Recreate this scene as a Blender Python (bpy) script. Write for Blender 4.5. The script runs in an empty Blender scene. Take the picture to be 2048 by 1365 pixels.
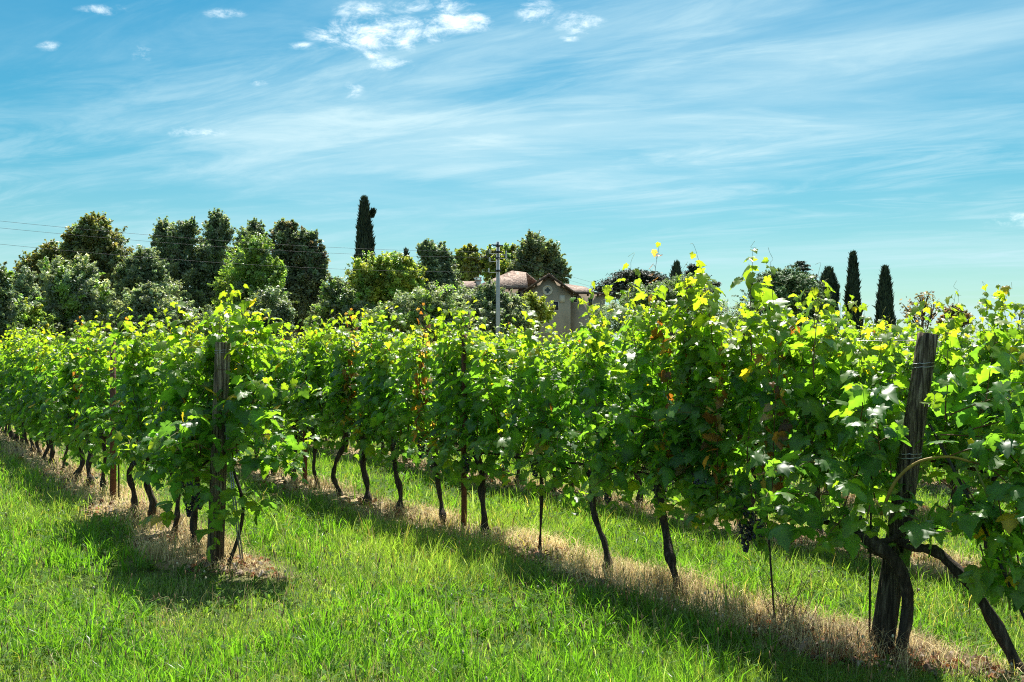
import bpy, math, random
import numpy as np
from mathutils import Vector, Matrix

R = math.radians
rng = np.random.default_rng(7)
random.seed(7)
scene = bpy.context.scene
C = scene.collection

# ------------------------------------------------------------------ camera
FPX, HZ, EYE = 1991.0, 722.0, 1.65          # focal length in photo pixels, horizon row, eye height
cam_d = bpy.data.cameras.new("camera")
cam = bpy.data.objects.new("camera", cam_d)
C.objects.link(cam)
cam.location = (0, 0, EYE)
cam.rotation_euler = (R(90), 0, 0)
cam_d.sensor_width = 36.0
cam_d.lens = 36.0 * FPX / 2048.0
cam_d.shift_y = (HZ - 682.5) / 2048.0
cam_d.clip_start = 0.05
cam_d.clip_end = 6000
scene.camera = cam

# ------------------------------------------------------------------ light
SUN_EL, SUN_AZ = R(60), R(5.5)
sun_dir = Vector((math.sin(SUN_AZ) * math.cos(SUN_EL), math.cos(SUN_AZ) * math.cos(SUN_EL), math.sin(SUN_EL)))
sun_d = bpy.data.lights.new("sun", 'SUN')
sun_d.energy = 5.0
sun_d.angle = R(0.5)
sun_d.color = (1.0, 0.955, 0.86)
sun = bpy.data.objects.new("sun", sun_d)
C.objects.link(sun)
sun.rotation_euler = sun_dir.to_track_quat('Z', 'Y').to_euler()

scene.view_settings.view_transform = 'Standard'
scene.view_settings.look = 'None'
scene.view_settings.exposure = 1.25
scene.view_settings.gamma = 1.0
scene.view_settings.use_curve_mapping = False

scene.render.engine = 'CYCLES'
cy = scene.cycles
cy.max_bounces = 7
cy.diffuse_bounces = 3
cy.glossy_bounces = 2
cy.transmission_bounces = 5
cy.transparent_max_bounces = 4
cy.sample_clamp_indirect = 6.0
cy.use_denoising = False
cy.filter_width = 1.1


class NB:
    """small helper for writing node trees"""
    def __init__(self, nt):
        self.nt = nt
        nt.nodes.clear()

    def n(self, typ, **kw):
        nd = self.nt.nodes.new(typ)
        for k, v in kw.items():
            if k.startswith('i_'):
                key = k[2:]
                key = int(key) if key.isdigit() else key.replace('_', ' ')
                self.set(nd, key, v)
            else:
                setattr(nd, k, v)
        return nd

    def set(self, nd, key, v):
        s = nd.inputs[key]
        if hasattr(v, 'is_output') or isinstance(v, bpy.types.NodeSocket):
            self.nt.links.new(v, s)
        else:
            s.default_value = v

    def math(self, op, a, b=None, clamp=False):
        nd = self.nt.nodes.new('ShaderNodeMath')
        nd.operation = op
        nd.use_clamp = clamp
        self.set(nd, 0, a)
        if b is not None:
            self.set(nd, 1, b)
        return nd.outputs[0]

    def mix(self, f, a, b, blend='MIX'):
        nd = self.nt.nodes.new('ShaderNodeMix')
        nd.data_type = 'RGBA'
        nd.blend_type = blend
        nd.clamp_factor = True
        self.set(nd, 0, f)
        for idx, v in ((6, a), (7, b)):
            if isinstance(v, tuple) and len(v) == 3:
                v = (*v, 1)
            self.set(nd, idx, v)
        return nd.outputs[2]

    def ramp(self, f, stops, interp='LINEAR'):
        nd = self.nt.nodes.new('ShaderNodeValToRGB')
        nd.color_ramp.interpolation = interp
        els = nd.color_ramp.elements
        while len(els) < len(stops):
            els.new(0.5)
        for e, (p, c) in zip(els, stops):
            e.position = p
            e.color = (*c, 1) if len(c) == 3 else c
        self.set(nd, 0, f)
        return nd.outputs[0]

    def smooth(self, v, lo, hi):
        nd = self.nt.nodes.new('ShaderNodeMapRange')
        nd.interpolation_type = 'SMOOTHSTEP'
        self.set(nd, 0, v)
        nd.inputs[1].default_value = lo
        nd.inputs[2].default_value = hi
        nd.inputs[3].default_value = 0
        nd.inputs[4].default_value = 1
        return nd.outputs[0]

    def noise(self, vec, scale, detail=4, rough=0.5, dist=0.0):
        nd = self.nt.nodes.new('ShaderNodeTexNoise')
        if vec is not None:
            self.set(nd, 'Vector', vec)
        nd.inputs['Scale'].default_value = scale
        nd.inputs['Detail'].default_value = detail
        nd.inputs['Roughness'].default_value = rough
        nd.inputs['Distortion'].default_value = dist
        return nd.outputs[0]

    def combine(self, x, y, z):
        nd = self.nt.nodes.new('ShaderNodeCombineXYZ')
        for i, v in enumerate((x, y, z)):
            self.set(nd, i, v)
        return nd.outputs[0]


# ------------------------------------------------------------------ sky: Nishita air, thin cirrus and a few small cumulus puffs
world = bpy.data.worlds.new("World")
scene.world = world
world.use_nodes = True
w = NB(world.node_tree)
sky = w.n('ShaderNodeTexSky', sky_type='NISHITA', sun_disc=False, sun_elevation=SUN_EL, sun_rotation=SUN_AZ,
          altitude=100.0, air_density=1.0, dust_density=0.6, ozone_density=2.0)
tc = w.n('ShaderNodeTexCoord')
sp = w.n('ShaderNodeSeparateXYZ', i_0=tc.outputs['Generated'])
dx, dy, dz = sp.outputs
zc = w.math('MAXIMUM', dz, 0.0)
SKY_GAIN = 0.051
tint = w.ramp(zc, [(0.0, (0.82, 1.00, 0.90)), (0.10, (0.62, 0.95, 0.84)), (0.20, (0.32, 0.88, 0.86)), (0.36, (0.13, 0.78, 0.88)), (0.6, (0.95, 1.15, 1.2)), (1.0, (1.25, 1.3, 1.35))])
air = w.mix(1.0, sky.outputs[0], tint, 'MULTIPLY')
# a plane of high cloud seen in perspective
zz = w.math('ADD', zc, 0.06)
px_ = w.math('DIVIDE', dx, zz)
py_ = w.math('DIVIDE', dy, zz)
along = w.math('ADD', w.math('MULTIPLY', px_, 0.90), w.math('MULTIPLY', py_, -0.43))
across = w.math('ADD', w.math('MULTIPLY', px_, 0.43), w.math('MULTIPLY', py_, 0.90))
v1 = w.combine(w.math('MULTIPLY', along, 0.22), w.math('MULTIPLY', across, 0.55), 47.9)
n1 = w.noise(v1, 1.0, 8, 0.62, 0.6)
v2 = w.combine(w.math('MULTIPLY', along, 0.12), w.math('MULTIPLY', across, 0.32), 53.3)
n2 = w.noise(v2, 1.0, 3, 0.5, 0.3)
v3 = w.combine(w.math('MULTIPLY', along, 1.1), w.math('MULTIPLY', across, 3.0), 62.27)
n3 = w.noise(v3, 1.0, 7, 0.65, 0.9)
cir = w.math('ADD', w.math('MULTIPLY', w.smooth(n1, 0.38, 0.70), 0.78), w.math('MULTIPLY', w.smooth(n3, 0.40, 0.74), 0.52))
cir = w.math('MULTIPLY', cir, w.math('ADD', 0.30, w.smooth(n2, 0.36, 0.62)))
cir = w.math('MULTIPLY', cir, 0.80, True)
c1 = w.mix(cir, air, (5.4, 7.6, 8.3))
# cumulus puffs: compass bearing / elevation tangents of each puff
yy = w.math('MAXIMUM', dy, 0.05)
gu = w.math('DIVIDE', dx, yy)
gv = w.math('DIVIDE', dz, yy)
pv = w.combine(gu, gv, 0.0)
nz = w.noise(w.combine(w.math('MULTIPLY', gu, 0.6), gv, 2.0), 46.0, 8, 0.70, 0.5)
nz2 = w.noise(w.combine(w.math('MULTIPLY', gu, 0.4), gv, 5.0), 110.0, 6, 0.65, 0.2)
PUFFS = [(765, 66, 115, 26, 1.0), (700, 72, 60, 15, .85), (735, 22, 60, 16, .45), (920, 42, 66, 18, .9), (860, 12, 80, 14, .6),
         (775, 132, 46, 14, .6), (745, 112, 26, 11, .35), (702, 180, 22, 13, .45), (284, 108, 20, 13, .25), (608, 92, 30, 7, .4), (1075, 25, 36, 22, .5),
         (1160, 46, 42, 17, .75), (1140, 78, 20, 5, .4), (516, 163, 22, 7, .25), (390, 264, 60, 9, .3), (97, 92, 24, 8, .25),
         (205, 20, 45, 9, .25), (450, 28, 40, 9, .3), (655, 97, 14, 5, .3), (2030, 440, 50, 12, .4)]
puff = None
for (a, b, ra, rb, k) in PUFFS:
    u0, v0, ru, rv = (a - 1024) / FPX, (HZ - b) / FPX, 1.25 * ra / FPX, 1.4 * rb / FPX
    uu = w.math('DIVIDE', w.math('SUBTRACT', gu, u0), ru)
    vv = w.math('DIVIDE', w.math('SUBTRACT', gv, v0), rv)
    rr = w.math('ADD', w.math('MULTIPLY', uu, uu), w.math('MULTIPLY', vv, vv))
    fall = w.math('MULTIPLY', w.math('SUBTRACT', 1.0, w.math('MULTIPLY', rr, 0.55), True), 0.55 + 0.45 * k)
    puff = fall if puff is None else w.math('MAXIMUM', puff, fall)
nsum = w.math('ADD', w.math('MULTIPLY', w.math('SUBTRACT', nz, 0.5), 3.4), w.math('MULTIPLY', w.math('SUBTRACT', nz2, 0.5), 1.7))
pm = w.smooth(w.math('ADD', w.math('MULTIPLY', puff, 1.0), nsum), 0.20, 1.9)
pm = w.math('MULTIPLY', pm, w.smooth(puff, 0.12, 0.85))
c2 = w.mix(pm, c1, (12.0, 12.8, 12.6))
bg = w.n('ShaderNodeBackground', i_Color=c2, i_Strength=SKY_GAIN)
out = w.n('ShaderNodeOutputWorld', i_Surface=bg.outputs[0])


# ------------------------------------------------------------------ helpers
def at(px, py, Y):
    """world point seen at photo pixel (px,py) at depth Y"""
    return Vector(((px - 1024) / FPX * Y, Y, EYE + (HZ - py) / FPX * Y))


def mesh_np(name, V, F, mat, col=None, smooth=False):
    V = np.asarray(V, dtype=np.float32).reshape(-1, 3)
    F = np.asarray(F, dtype=np.int32)
    me = bpy.data.meshes.new(name)
    me.vertices.add(len(V))
    me.vertices.foreach_set('co', V.ravel())
    k = F.shape[1]
    me.loops.add(F.size)
    me.loops.foreach_set('vertex_index', F.ravel())
    me.polygons.add(len(F))
    me.polygons.foreach_set('loop_start', np.arange(0, F.size, k, dtype=np.int32))
    me.polygons.foreach_set('loop_total', np.full(len(F), k, dtype=np.int32))
    if smooth:
        me.polygons.foreach_set('use_smooth', np.ones(len(F), dtype=bool))
    me.update(calc_edges=True)
    if col is not None:
        a = me.color_attributes.new('Col', 'FLOAT_COLOR', 'POINT')
        c4 = np.ones((len(V), 4), dtype=np.float32)
        c4[:, :3] = col
        a.data.foreach_set('color', c4.ravel())
    if mat:
        me.materials.append(mat)
    return me


class MB:
    """collects triangles of one mesh"""
    def __init__(self):
        self.V, self.F, self.K, self.n = [], [], [], 0

    def add(self, V, F, col=(1, 1, 1)):
        V = np.asarray(V, dtype=np.float32).reshape(-1, 3)
        F = np.asarray(F, dtype=np.int32)
        if F.shape[1] == 4:
            F = np.concatenate([F[:, [0, 1, 2]], F[:, [0, 2, 3]]])
        self.V.append(V)
        self.F.append(F + self.n)
        c = np.asarray(col, dtype=np.float32)
        self.K.append(np.broadcast_to(c, V.shape).copy())
        self.n += len(V)

    def box(self, x0, x1, y0, y1, z0, z1, col=(1, 1, 1)):
        V = [(x, y, z) for z in (z0, z1) for y in (y0, y1) for x in (x0, x1)]
        F = [(0, 2, 3, 1), (4, 5, 7, 6), (0, 1, 5, 4), (2, 6, 7, 3), (0, 4, 6, 2), (1, 3, 7, 5)]
        self.add(V, F, col)

    def tube(self, P, rad, seg=6, col=(1, 1, 1), cap=True, groove=None):
        P = np.asarray(P, dtype=float)
        n = len(P)
        rad = np.broadcast_to(np.asarray(rad, dtype=float), (n,))
        T = np.gradient(P, axis=0)
        T /= np.linalg.norm(T, axis=1, keepdims=True) + 1e-9
        ref = np.array([0, 0, 1.0]) if abs(T[0][2]) < 0.8 else np.array([1.0, 0, 0])
        U = np.cross(T, ref)
        U /= np.linalg.norm(U, axis=1, keepdims=True) + 1e-9
        W = np.cross(T, U)
        a = np.linspace(0, 2 * math.pi, seg, endpoint=False)
        rr = rad[:, None] * np.ones((1, seg))
        if groove is not None:
            rr = rr * groove
        V = P[:, None, :] + (np.cos(a)[None, :, None] * U[:, None, :] + np.sin(a)[None, :, None] * W[:, None, :]) * rr[:, :, None]
        V = V.reshape(-1, 3)
        i = np.arange(n - 1)[:, None] * seg
        j = np.arange(seg)[None, :]
        j2 = (j + 1) % seg
        F = np.stack([i + j, i + j2, i + seg + j2, i + seg + j], axis=-1).reshape(-1, 4)
        F = np.concatenate([F[:, [0, 1, 2]], F[:, [0, 2, 3]]])
        if cap:
            V = np.concatenate([V, P[[0, -1]]])
            b, t = n * seg, n * seg + 1
            jj = np.arange(seg)
            F = np.concatenate([F, np.stack([np.full(seg, b), (jj + 1) % seg, jj], -1),
                                np.stack([np.full(seg, t), (n - 1) * seg + jj, (n - 1) * seg + (jj + 1) % seg], -1)])
        self.add(V, F, col)

    def mesh(self, name, mat, smooth=False):
        return mesh_np(name, np.concatenate(self.V), np.concatenate(self.F), mat, np.concatenate(self.K), smooth)

    def build(self, name, mat, parent=None, smooth=False):
        return link(name, self.mesh(name, mat, smooth), parent)


def link(name, data, parent=None):
    o = bpy.data.objects.new(name, data)
    C.objects.link(o)
    if parent is not None:
        o.parent = parent
    return o


def thing(name, label, cat, loc=(0, 0, 0), rz=0.0, group=None):
    o = bpy.data.objects.new(name, None)
    o.empty_display_size = 0.2
    C.objects.link(o)
    o.location = loc
    o.rotation_euler = (0, 0, rz)
    return tag(o, label, cat, group)


def tag(o, label=None, cat=None, group=None, kind=None):
    if label:
        o['label'] = label
    if cat:
        o['category'] = cat
    if group:
        o['group'] = group
    if kind:
        o['kind'] = kind
    return o


def spline(pts, n):
    """Catmull-Rom through pts"""
    P = np.asarray(pts, dtype=float)
    P = np.concatenate([[2 * P[0] - P[1]], P, [2 * P[-1] - P[-2]]])
    m = len(P) - 3
    out_ = []
    for t in np.linspace(0, m - 1e-6, n):
        i = int(t)
        f = t - i
        p0, p1, p2, p3 = P[i:i + 4]
        out_.append(0.5 * (2 * p1 + (p2 - p0) * f + (2 * p0 - 5 * p1 + 4 * p2 - p3) * f * f + (3 * p1 - p0 - 3 * p2 + p3) * f ** 3))
    return np.array(out_)


# ------------------------------------------------------------------ materials
def new_mat(name):
    m = bpy.data.materials.new(name)
    m.use_nodes = True
    return m, NB(m.node_tree)


def foliage_mat(name, trans=0.45, tgain=(2.2, 2.0, 0.9), rough=0.42, spec=0.5, mottle=14.0):
    """thin leaf: reflects its own colour, lets light of a yellower green through; colour comes per leaf"""
    m, b = new_mat(name)
    c = b.n('ShaderNodeAttribute', attribute_name='Col').outputs['Color']
    oi = b.n('ShaderNodeTexCoord')
    nz_ = b.noise(oi.outputs['Object'], mottle, 3, 0.6)
    c = b.mix(1.0, c, b.ramp(nz_, [(0.3, (0.72, 0.76, 0.78)), (0.7, (1.28, 1.22, 1.15))]), 'MULTIPLY')
    tcol = b.mix(1.0, c, (*tgain, 1), 'MULTIPLY')
    p = b.n('ShaderNodeBsdfPrincipled', i_Base_Color=c, i_Roughness=rough)
    p.inputs['Specular IOR Level'].default_value = spec
    t = b.n('ShaderNodeBsdfTranslucent', i_Color=tcol)
    mx = b.n('ShaderNodeMixShader', i_0=trans, i_1=p.outputs[0], i_2=t.outputs[0])
    b.n('ShaderNodeOutputMaterial', i_Surface=mx.outputs[0])
    return m


def surf_mat(name, stops, scale=(8, 8, 8), nscale=1.0, detail=6, rough=0.9, bump=0.3, bscale=None, spec=0.3, metal=0.0, usecol=False):
    m, b = new_mat(name)
    oi = b.n('ShaderNodeTexCoord')
    mp = b.n('ShaderNodeMapping', i_0=oi.outputs['Object'])
    mp.inputs['Scale'].default_value = scale
    nz_ = b.noise(mp.outputs[0], nscale, detail, 0.6)
    c = b.ramp(nz_, stops)
    if usecol:
        c = b.mix(1.0, c, b.n('ShaderNodeAttribute', attribute_name='Col').outputs['Color'], 'MULTIPLY')
    p = b.n('ShaderNodeBsdfPrincipled', i_Base_Color=c, i_Roughness=rough, i_Metallic=metal)
    p.inputs['Specular IOR Level'].default_value = spec
    if bump:
        nb = b.noise(mp.outputs[0], (bscale or nscale * 2), 5, 0.6)
        bp = b.n('ShaderNodeBump', i_Height=nb, i_Strength=bump)
        bp.inputs['Distance'].default_value = 0.02
        b.set(p, 'Normal', bp.outputs[0])
    b.n('ShaderNodeOutputMaterial', i_Surface=p.outputs[0])
    return m


M_LEAF = foliage_mat('vine leaf', trans=0.55, tgain=(3.7, 3.5, 0.9), rough=0.42, spec=0.5)
M_GRASS = foliage_mat('grass blade', trans=0.5, tgain=(2.4, 2.75, 0.9), rough=0.38, spec=0.45, mottle=0.6)
M_CLOVER = foliage_mat('clover leaf', trans=0.4, tgain=(2.6, 2.4, 0.8), rough=0.7, spec=0.1, mottle=0.6)
M_STRAW = foliage_mat('dry grass', trans=0.25, tgain=(1.4, 1.3, 1.1), rough=0.7, spec=0.2, mottle=2.0)
M_TREE = foliage_mat('tree leaf', trans=0.42, tgain=(2.3, 2.2, 1.0), rough=0.45, spec=0.5, mottle=0.35)
M_NEEDLE = foliage_mat('conifer spray', trans=0.12, tgain=(1.4, 1.4, 0.8), rough=0.6, spec=0.3, mottle=0.4)
M_BARK = surf_mat('vine bark', [(0.3, (0.012, 0.009, 0.007)), (0.55, (0.055, 0.042, 0.033)), (0.75, (0.16, 0.13, 0.105))], (55, 55, 9), 1.0, 6, 0.95, 0.9)
M_CANE = surf_mat('cane', [(0.3, (0.7, 0.7, 0.7)), (0.7, (1.15, 1.15, 1.1))], (20, 20, 20), 1.0, 3, 0.6, 0.1, usecol=True)
M_TRUNK = surf_mat('tree bark', [(0.3, (0.035, 0.026, 0.02)), (0.7, (0.13, 0.10, 0.08))], (3, 3, 1), 1.0, 6, 0.95, 0.6)
M_WOOD = surf_mat('weathered post wood', [(0.34, (0.010, 0.008, 0.007)), (0.47, (0.085, 0.066, 0.05)), (0.58, (0.22, 0.185, 0.145)), (0.75, (0.42, 0.37, 0.31))], (75, 75, 3.0), 1.0, 7, 0.92, 1.0, usecol=True)
M_RUST = surf_mat('rusty steel', [(0.3, (0.06, 0.025, 0.015)), (0.7, (0.17, 0.075, 0.04))], (30, 30, 12), 1.0, 5, 0.8, 0.3)
M_STEEL = surf_mat('galvanised wire', [(0.3, (0.25, 0.25, 0.26)), (0.7, (0.45, 0.45, 0.46))], (40, 40, 40), 1.0, 3, 0.45, 0.0, metal=0.7)
M_HOSE = surf_mat('dark rod', [(0.3, (0.012, 0.011, 0.010)), (0.7, (0.04, 0.036, 0.03))], (30, 30, 30), 1.0, 3, 0.6, 0.0)
M_GRAPE = surf_mat('grape skin', [(0.3, (0.8, 0.8, 0.8)), (0.7, (1.2, 1.2, 1.25))], (40, 40, 40), 1.0, 3, 0.38, 0.0, spec=0.5, usecol=True)
M_CONCRETE = surf_mat('concrete pole', [(0.3, (0.30, 0.31, 0.32)), (0.7, (0.44, 0.45, 0.46))], (4, 4, 1.2), 1.0, 5, 0.85, 0.1)
M_DARKMETAL = surf_mat('dark metal', [(0.3, (0.02, 0.022, 0.026)), (0.7, (0.05, 0.055, 0.06))], (5, 5, 5), 1.0, 3, 0.5, 0.0, metal=0.4)
M_PORC = surf_mat('porcelain', [(0.3, (0.55, 0.56, 0.56)), (0.7, (0.7, 0.7, 0.7))], (5, 5, 5), 1.0, 2, 0.3, 0.0)
M_PLASTER = surf_mat('plaster', [(0.25, (0.30, 0.245, 0.18)), (0.5, (0.41, 0.335, 0.25)), (0.75, (0.48, 0.40, 0.31))], (0.9, 0.9, 0.5), 1.0, 8, 0.92, 0.15)
M_STONE = surf_mat('pale stone', [(0.3, (0.48, 0.44, 0.38)), (0.7, (0.62, 0.58, 0.52))], (3, 3, 3), 1.0, 5, 0.85, 0.1)
M_TIMBER = surf_mat('dark eave timber', [(0.3, (0.035, 0.022, 0.016)), (0.7, (0.085, 0.055, 0.04))], (4, 4, 4), 1.0, 4, 0.8, 0.1)
M_GLASS = surf_mat('dark pane', [(0.3, (0.015, 0.017, 0.025)), (0.7, (0.03, 0.033, 0.05))], (3, 3, 3), 1.0, 2, 0.15, 0.0, spec=0.5)


def tile_mat():
    """old clay roof tiles: every tile its own fired shade, rows of half-round pantiles"""
    m, b = new_mat('clay tiles')
    oi = b.n('ShaderNodeTexCoord')
    vo = b.n('ShaderNodeTexVoronoi', i_Vector=oi.outputs['Object'])
    vo.inputs['Scale'].default_value = 4.5
    c = b.ramp(b.n('ShaderNodeSeparateColor', i_0=vo.outputs['Color']).outputs[0],
               [(0.0, (0.08, 0.048, 0.034)), (0.35, (0.165, 0.105, 0.078)), (0.7, (0.235, 0.165, 0.125)), (1.0, (0.32, 0.25, 0.205))])
    st = b.noise(oi.outputs['Object'], 0.8, 5, 0.6)
    c = b.mix(b.smooth(st, 0.55, 0.8), c, (0.25, 0.21, 0.175))
    p = b.n('ShaderNodeBsdfPrincipled', i_Base_Color=c, i_Roughness=0.9)
    bp = b.n('ShaderNodeBump', i_Height=vo.outputs['Distance'], i_Strength=0.8)
    bp.inputs['Distance'].default_value = 0.1
    b.set(p, 'Normal', bp.outputs[0])
    b.n('ShaderNodeOutputMaterial', i_Surface=p.outputs[0])
    return m


def brick_mat():
    m, b = new_mat('brick')
    oi = b.n('ShaderNodeTexCoord')
    mp = b.n('ShaderNodeMapping', i_0=oi.outputs['Object'])
    mp.inputs['Rotation'].default_value = (R(90), 0, 0)
    br = b.n('ShaderNodeTexBrick', i_Vector=mp.outputs[0])
    br.inputs['Color1'].default_value = (0.24, 0.12, 0.075, 1)
    br.inputs['Color2'].default_value = (0.32, 0.19, 0.12, 1)
    br.inputs['Mortar'].default_value = (0.32, 0.28, 0.23, 1)
    br.inputs['Scale'].default_value = 1.0
    br.inputs['Brick Width'].default_value = 0.5
    br.inputs['Row Height'].default_value = 0.16
    br.inputs['Mortar Size'].default_value = 0.02
    p = b.n('ShaderNodeBsdfPrincipled', i_Base_Color=br.outputs[0], i_Roughness=0.9)
    b.n('ShaderNodeOutputMaterial', i_Surface=p.outputs[0])
    return m


M_TILE = tile_mat()
M_BRICK = brick_mat()

# ------------------------------------------------------------------ vineyard layout: skewed grid, every row ends on one line
P1 = np.array([(430 - 1024) / FPX * 7.86, 7.86])
P2 = np.array([(1762 - 1024) / FPX * 5.40, 5.40])
E = P2 - P1
D = np.array([(-232 - 1024) / FPX, 1.0])
D /= np.linalg.norm(D)
NRM = np.array([D[1], -D[0]])
SPACING = float(E @ NRM)
ROW_ANG = math.atan2(D[1], D[0])
_inv = np.linalg.inv(np.array([E, D]).T)


def row_pt(k, s):
    return P1 + (k - 1) * E + s * D


def row_s_at_px(k, px):
    p = P1 + (k - 1) * E
    t = (px - 1024) / FPX
    return (t * p[1] - p[0]) / (D[0] - t * D[1])


def grid_us(X, Y):
    q = np.stack([X - P1[0], Y - P1[1]])
    us = _inv @ q.reshape(2, -1)
    return us[0].reshape(X.shape) + 1, us[1].reshape(X.shape)


_ph = rng.uniform(0, 6.28, (14, 3))
_fr = rng.normal(0, 1, (14, 2))


def soft_noise(X, Y, scale):
    """smooth field roughly in -1..1"""
    v = 0
    for i in range(14):
        v = v + np.sin((_fr[i, 0] * X + _fr[i, 1] * Y) * scale + _ph[i, 0])
    return v / 14 * 2.2


def ground_z(X, Y):
    u, s = grid_us(X, Y)
    near = np.clip(1 - (np.hypot(X, Y) - 30) / 30, 0, 1)
    t = np.abs(u - np.round(u)) * SPACING
    berm = 0.05 * np.exp(-(t / 0.4) ** 2) * np.clip((s + 0.8) / 0.8, 0, 1) * (u > 0.5)
    return (soft_noise(X, Y, 1.6) * 0.018 + berm) * near


def gz(x, y):
    return float(ground_z(np.array([x]), np.array([y]))[0])


def strip_amount(X, Y):
    """1 on the dry strip below a row, 0 in the green lanes"""
    u, s = grid_us(X, Y)
    t = np.abs(u - np.round(u)) * SPACING
    edge = 0.35 + 0.14 * soft_noise(X + 31, Y, 3.1) + 0.05 * soft_noise(X, Y + 11, 9)
    a = np.clip((edge - t) / 0.14 + 0.5, 0, 1)
    end = np.clip((s + 0.55 + 0.25 * soft_noise(X, Y, 2.3)) / 0.35, 0, 1)
    return a * end * (u > 0.5)


# ------------------------------------------------------------------ ground sheet
def build_ground():
    xs = np.concatenate([[-4000, -900, -250, -100, -50], np.arange(-28, 24.01, 0.25), [40, 70, 150, 300, 900, 4000]])
    ys = np.concatenate([[-800, -150, -40, -8], np.arange(0, 42.01, 0.25), [55, 80, 130, 250, 600, 1500, 5000]])
    X, Y = np.meshgrid(xs, ys)
    Z = ground_z(X, Y)
    V = np.stack([X, Y, Z], -1).reshape(-1, 3)
    nx, ny = len(xs), len(ys)
    i = np.arange(ny - 1)[:, None] * nx + np.arange(nx - 1)[None, :]
    F = np.stack([i, i + 1, i + nx + 1, i + nx], -1).reshape(-1, 4)
    st = strip_amount(X, Y).reshape(-1)
    green = np.array([0.050, 0.075, 0.020])
    dry = np.array([0.32, 0.25, 0.15])
    col = green[None] * (1 - st[:, None]) + dry[None] * st[:, None]
    m, b = new_mat('soil and turf')
    c = b.n('ShaderNodeAttribute', attribute_name='Col').outputs['Color']
    oi = b.n('ShaderNodeTexCoord')
    a1 = b.noise(oi.outputs['Object'], 9.0, 6, 0.65)
    c = b.mix(1.0, c, b.ramp(a1, [(0.3, (0.45, 0.45, 0.45)), (0.7, (1.35, 1.3, 1.25))]), 'MULTIPLY')
    p = b.n('ShaderNodeBsdfPrincipled', i_Base_Color=c, i_Roughness=0.95)
    p.inputs['Specular IOR Level'].default_value = 0.1
    bp = b.n('ShaderNodeBump', i_Height=b.noise(oi.outputs['Object'], 30.0, 5, 0.6), i_Strength=0.6)
    bp.inputs['Distance'].default_value = 0.03
    b.set(p, 'Normal', bp.outputs[0])
    b.n('ShaderNodeOutputMaterial', i_Surface=p.outputs[0])
    o = link('ground', mesh_np('ground', V, F, m, col, True))
    tag(o, 'grassy vineyard ground with pale dry strips below the vine rows', 'ground', kind='structure')


build_ground()


# ------------------------------------------------------------------ house, poles and the wall behind the trees
def poly_prism(mb, pts, thick, col=(1, 1, 1)):
    """a planar polygon given thickness downwards along its normal"""
    P = [Vector(p) for p in pts]
    n_ = (P[1] - P[0]).cross(P[2] - P[0]).normalized()
    if n_.z < 0:
        P.reverse()
        n_ = -n_
    Q = [p - n_ * thick for p in P]
    k = len(P)
    V = [tuple(p) for p in P] + [tuple(q) for q in Q]
    F = []
    for i in range(1, k - 1):
        F.append((0, i, i + 1))
        F.append((k, k + i + 1, k + i))
    for i in range(k):
        j = (i + 1) % k
        F.append((i, k + i, k + j))
        F.append((i, k + j, j))
    mb.add(V, F, col)


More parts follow.
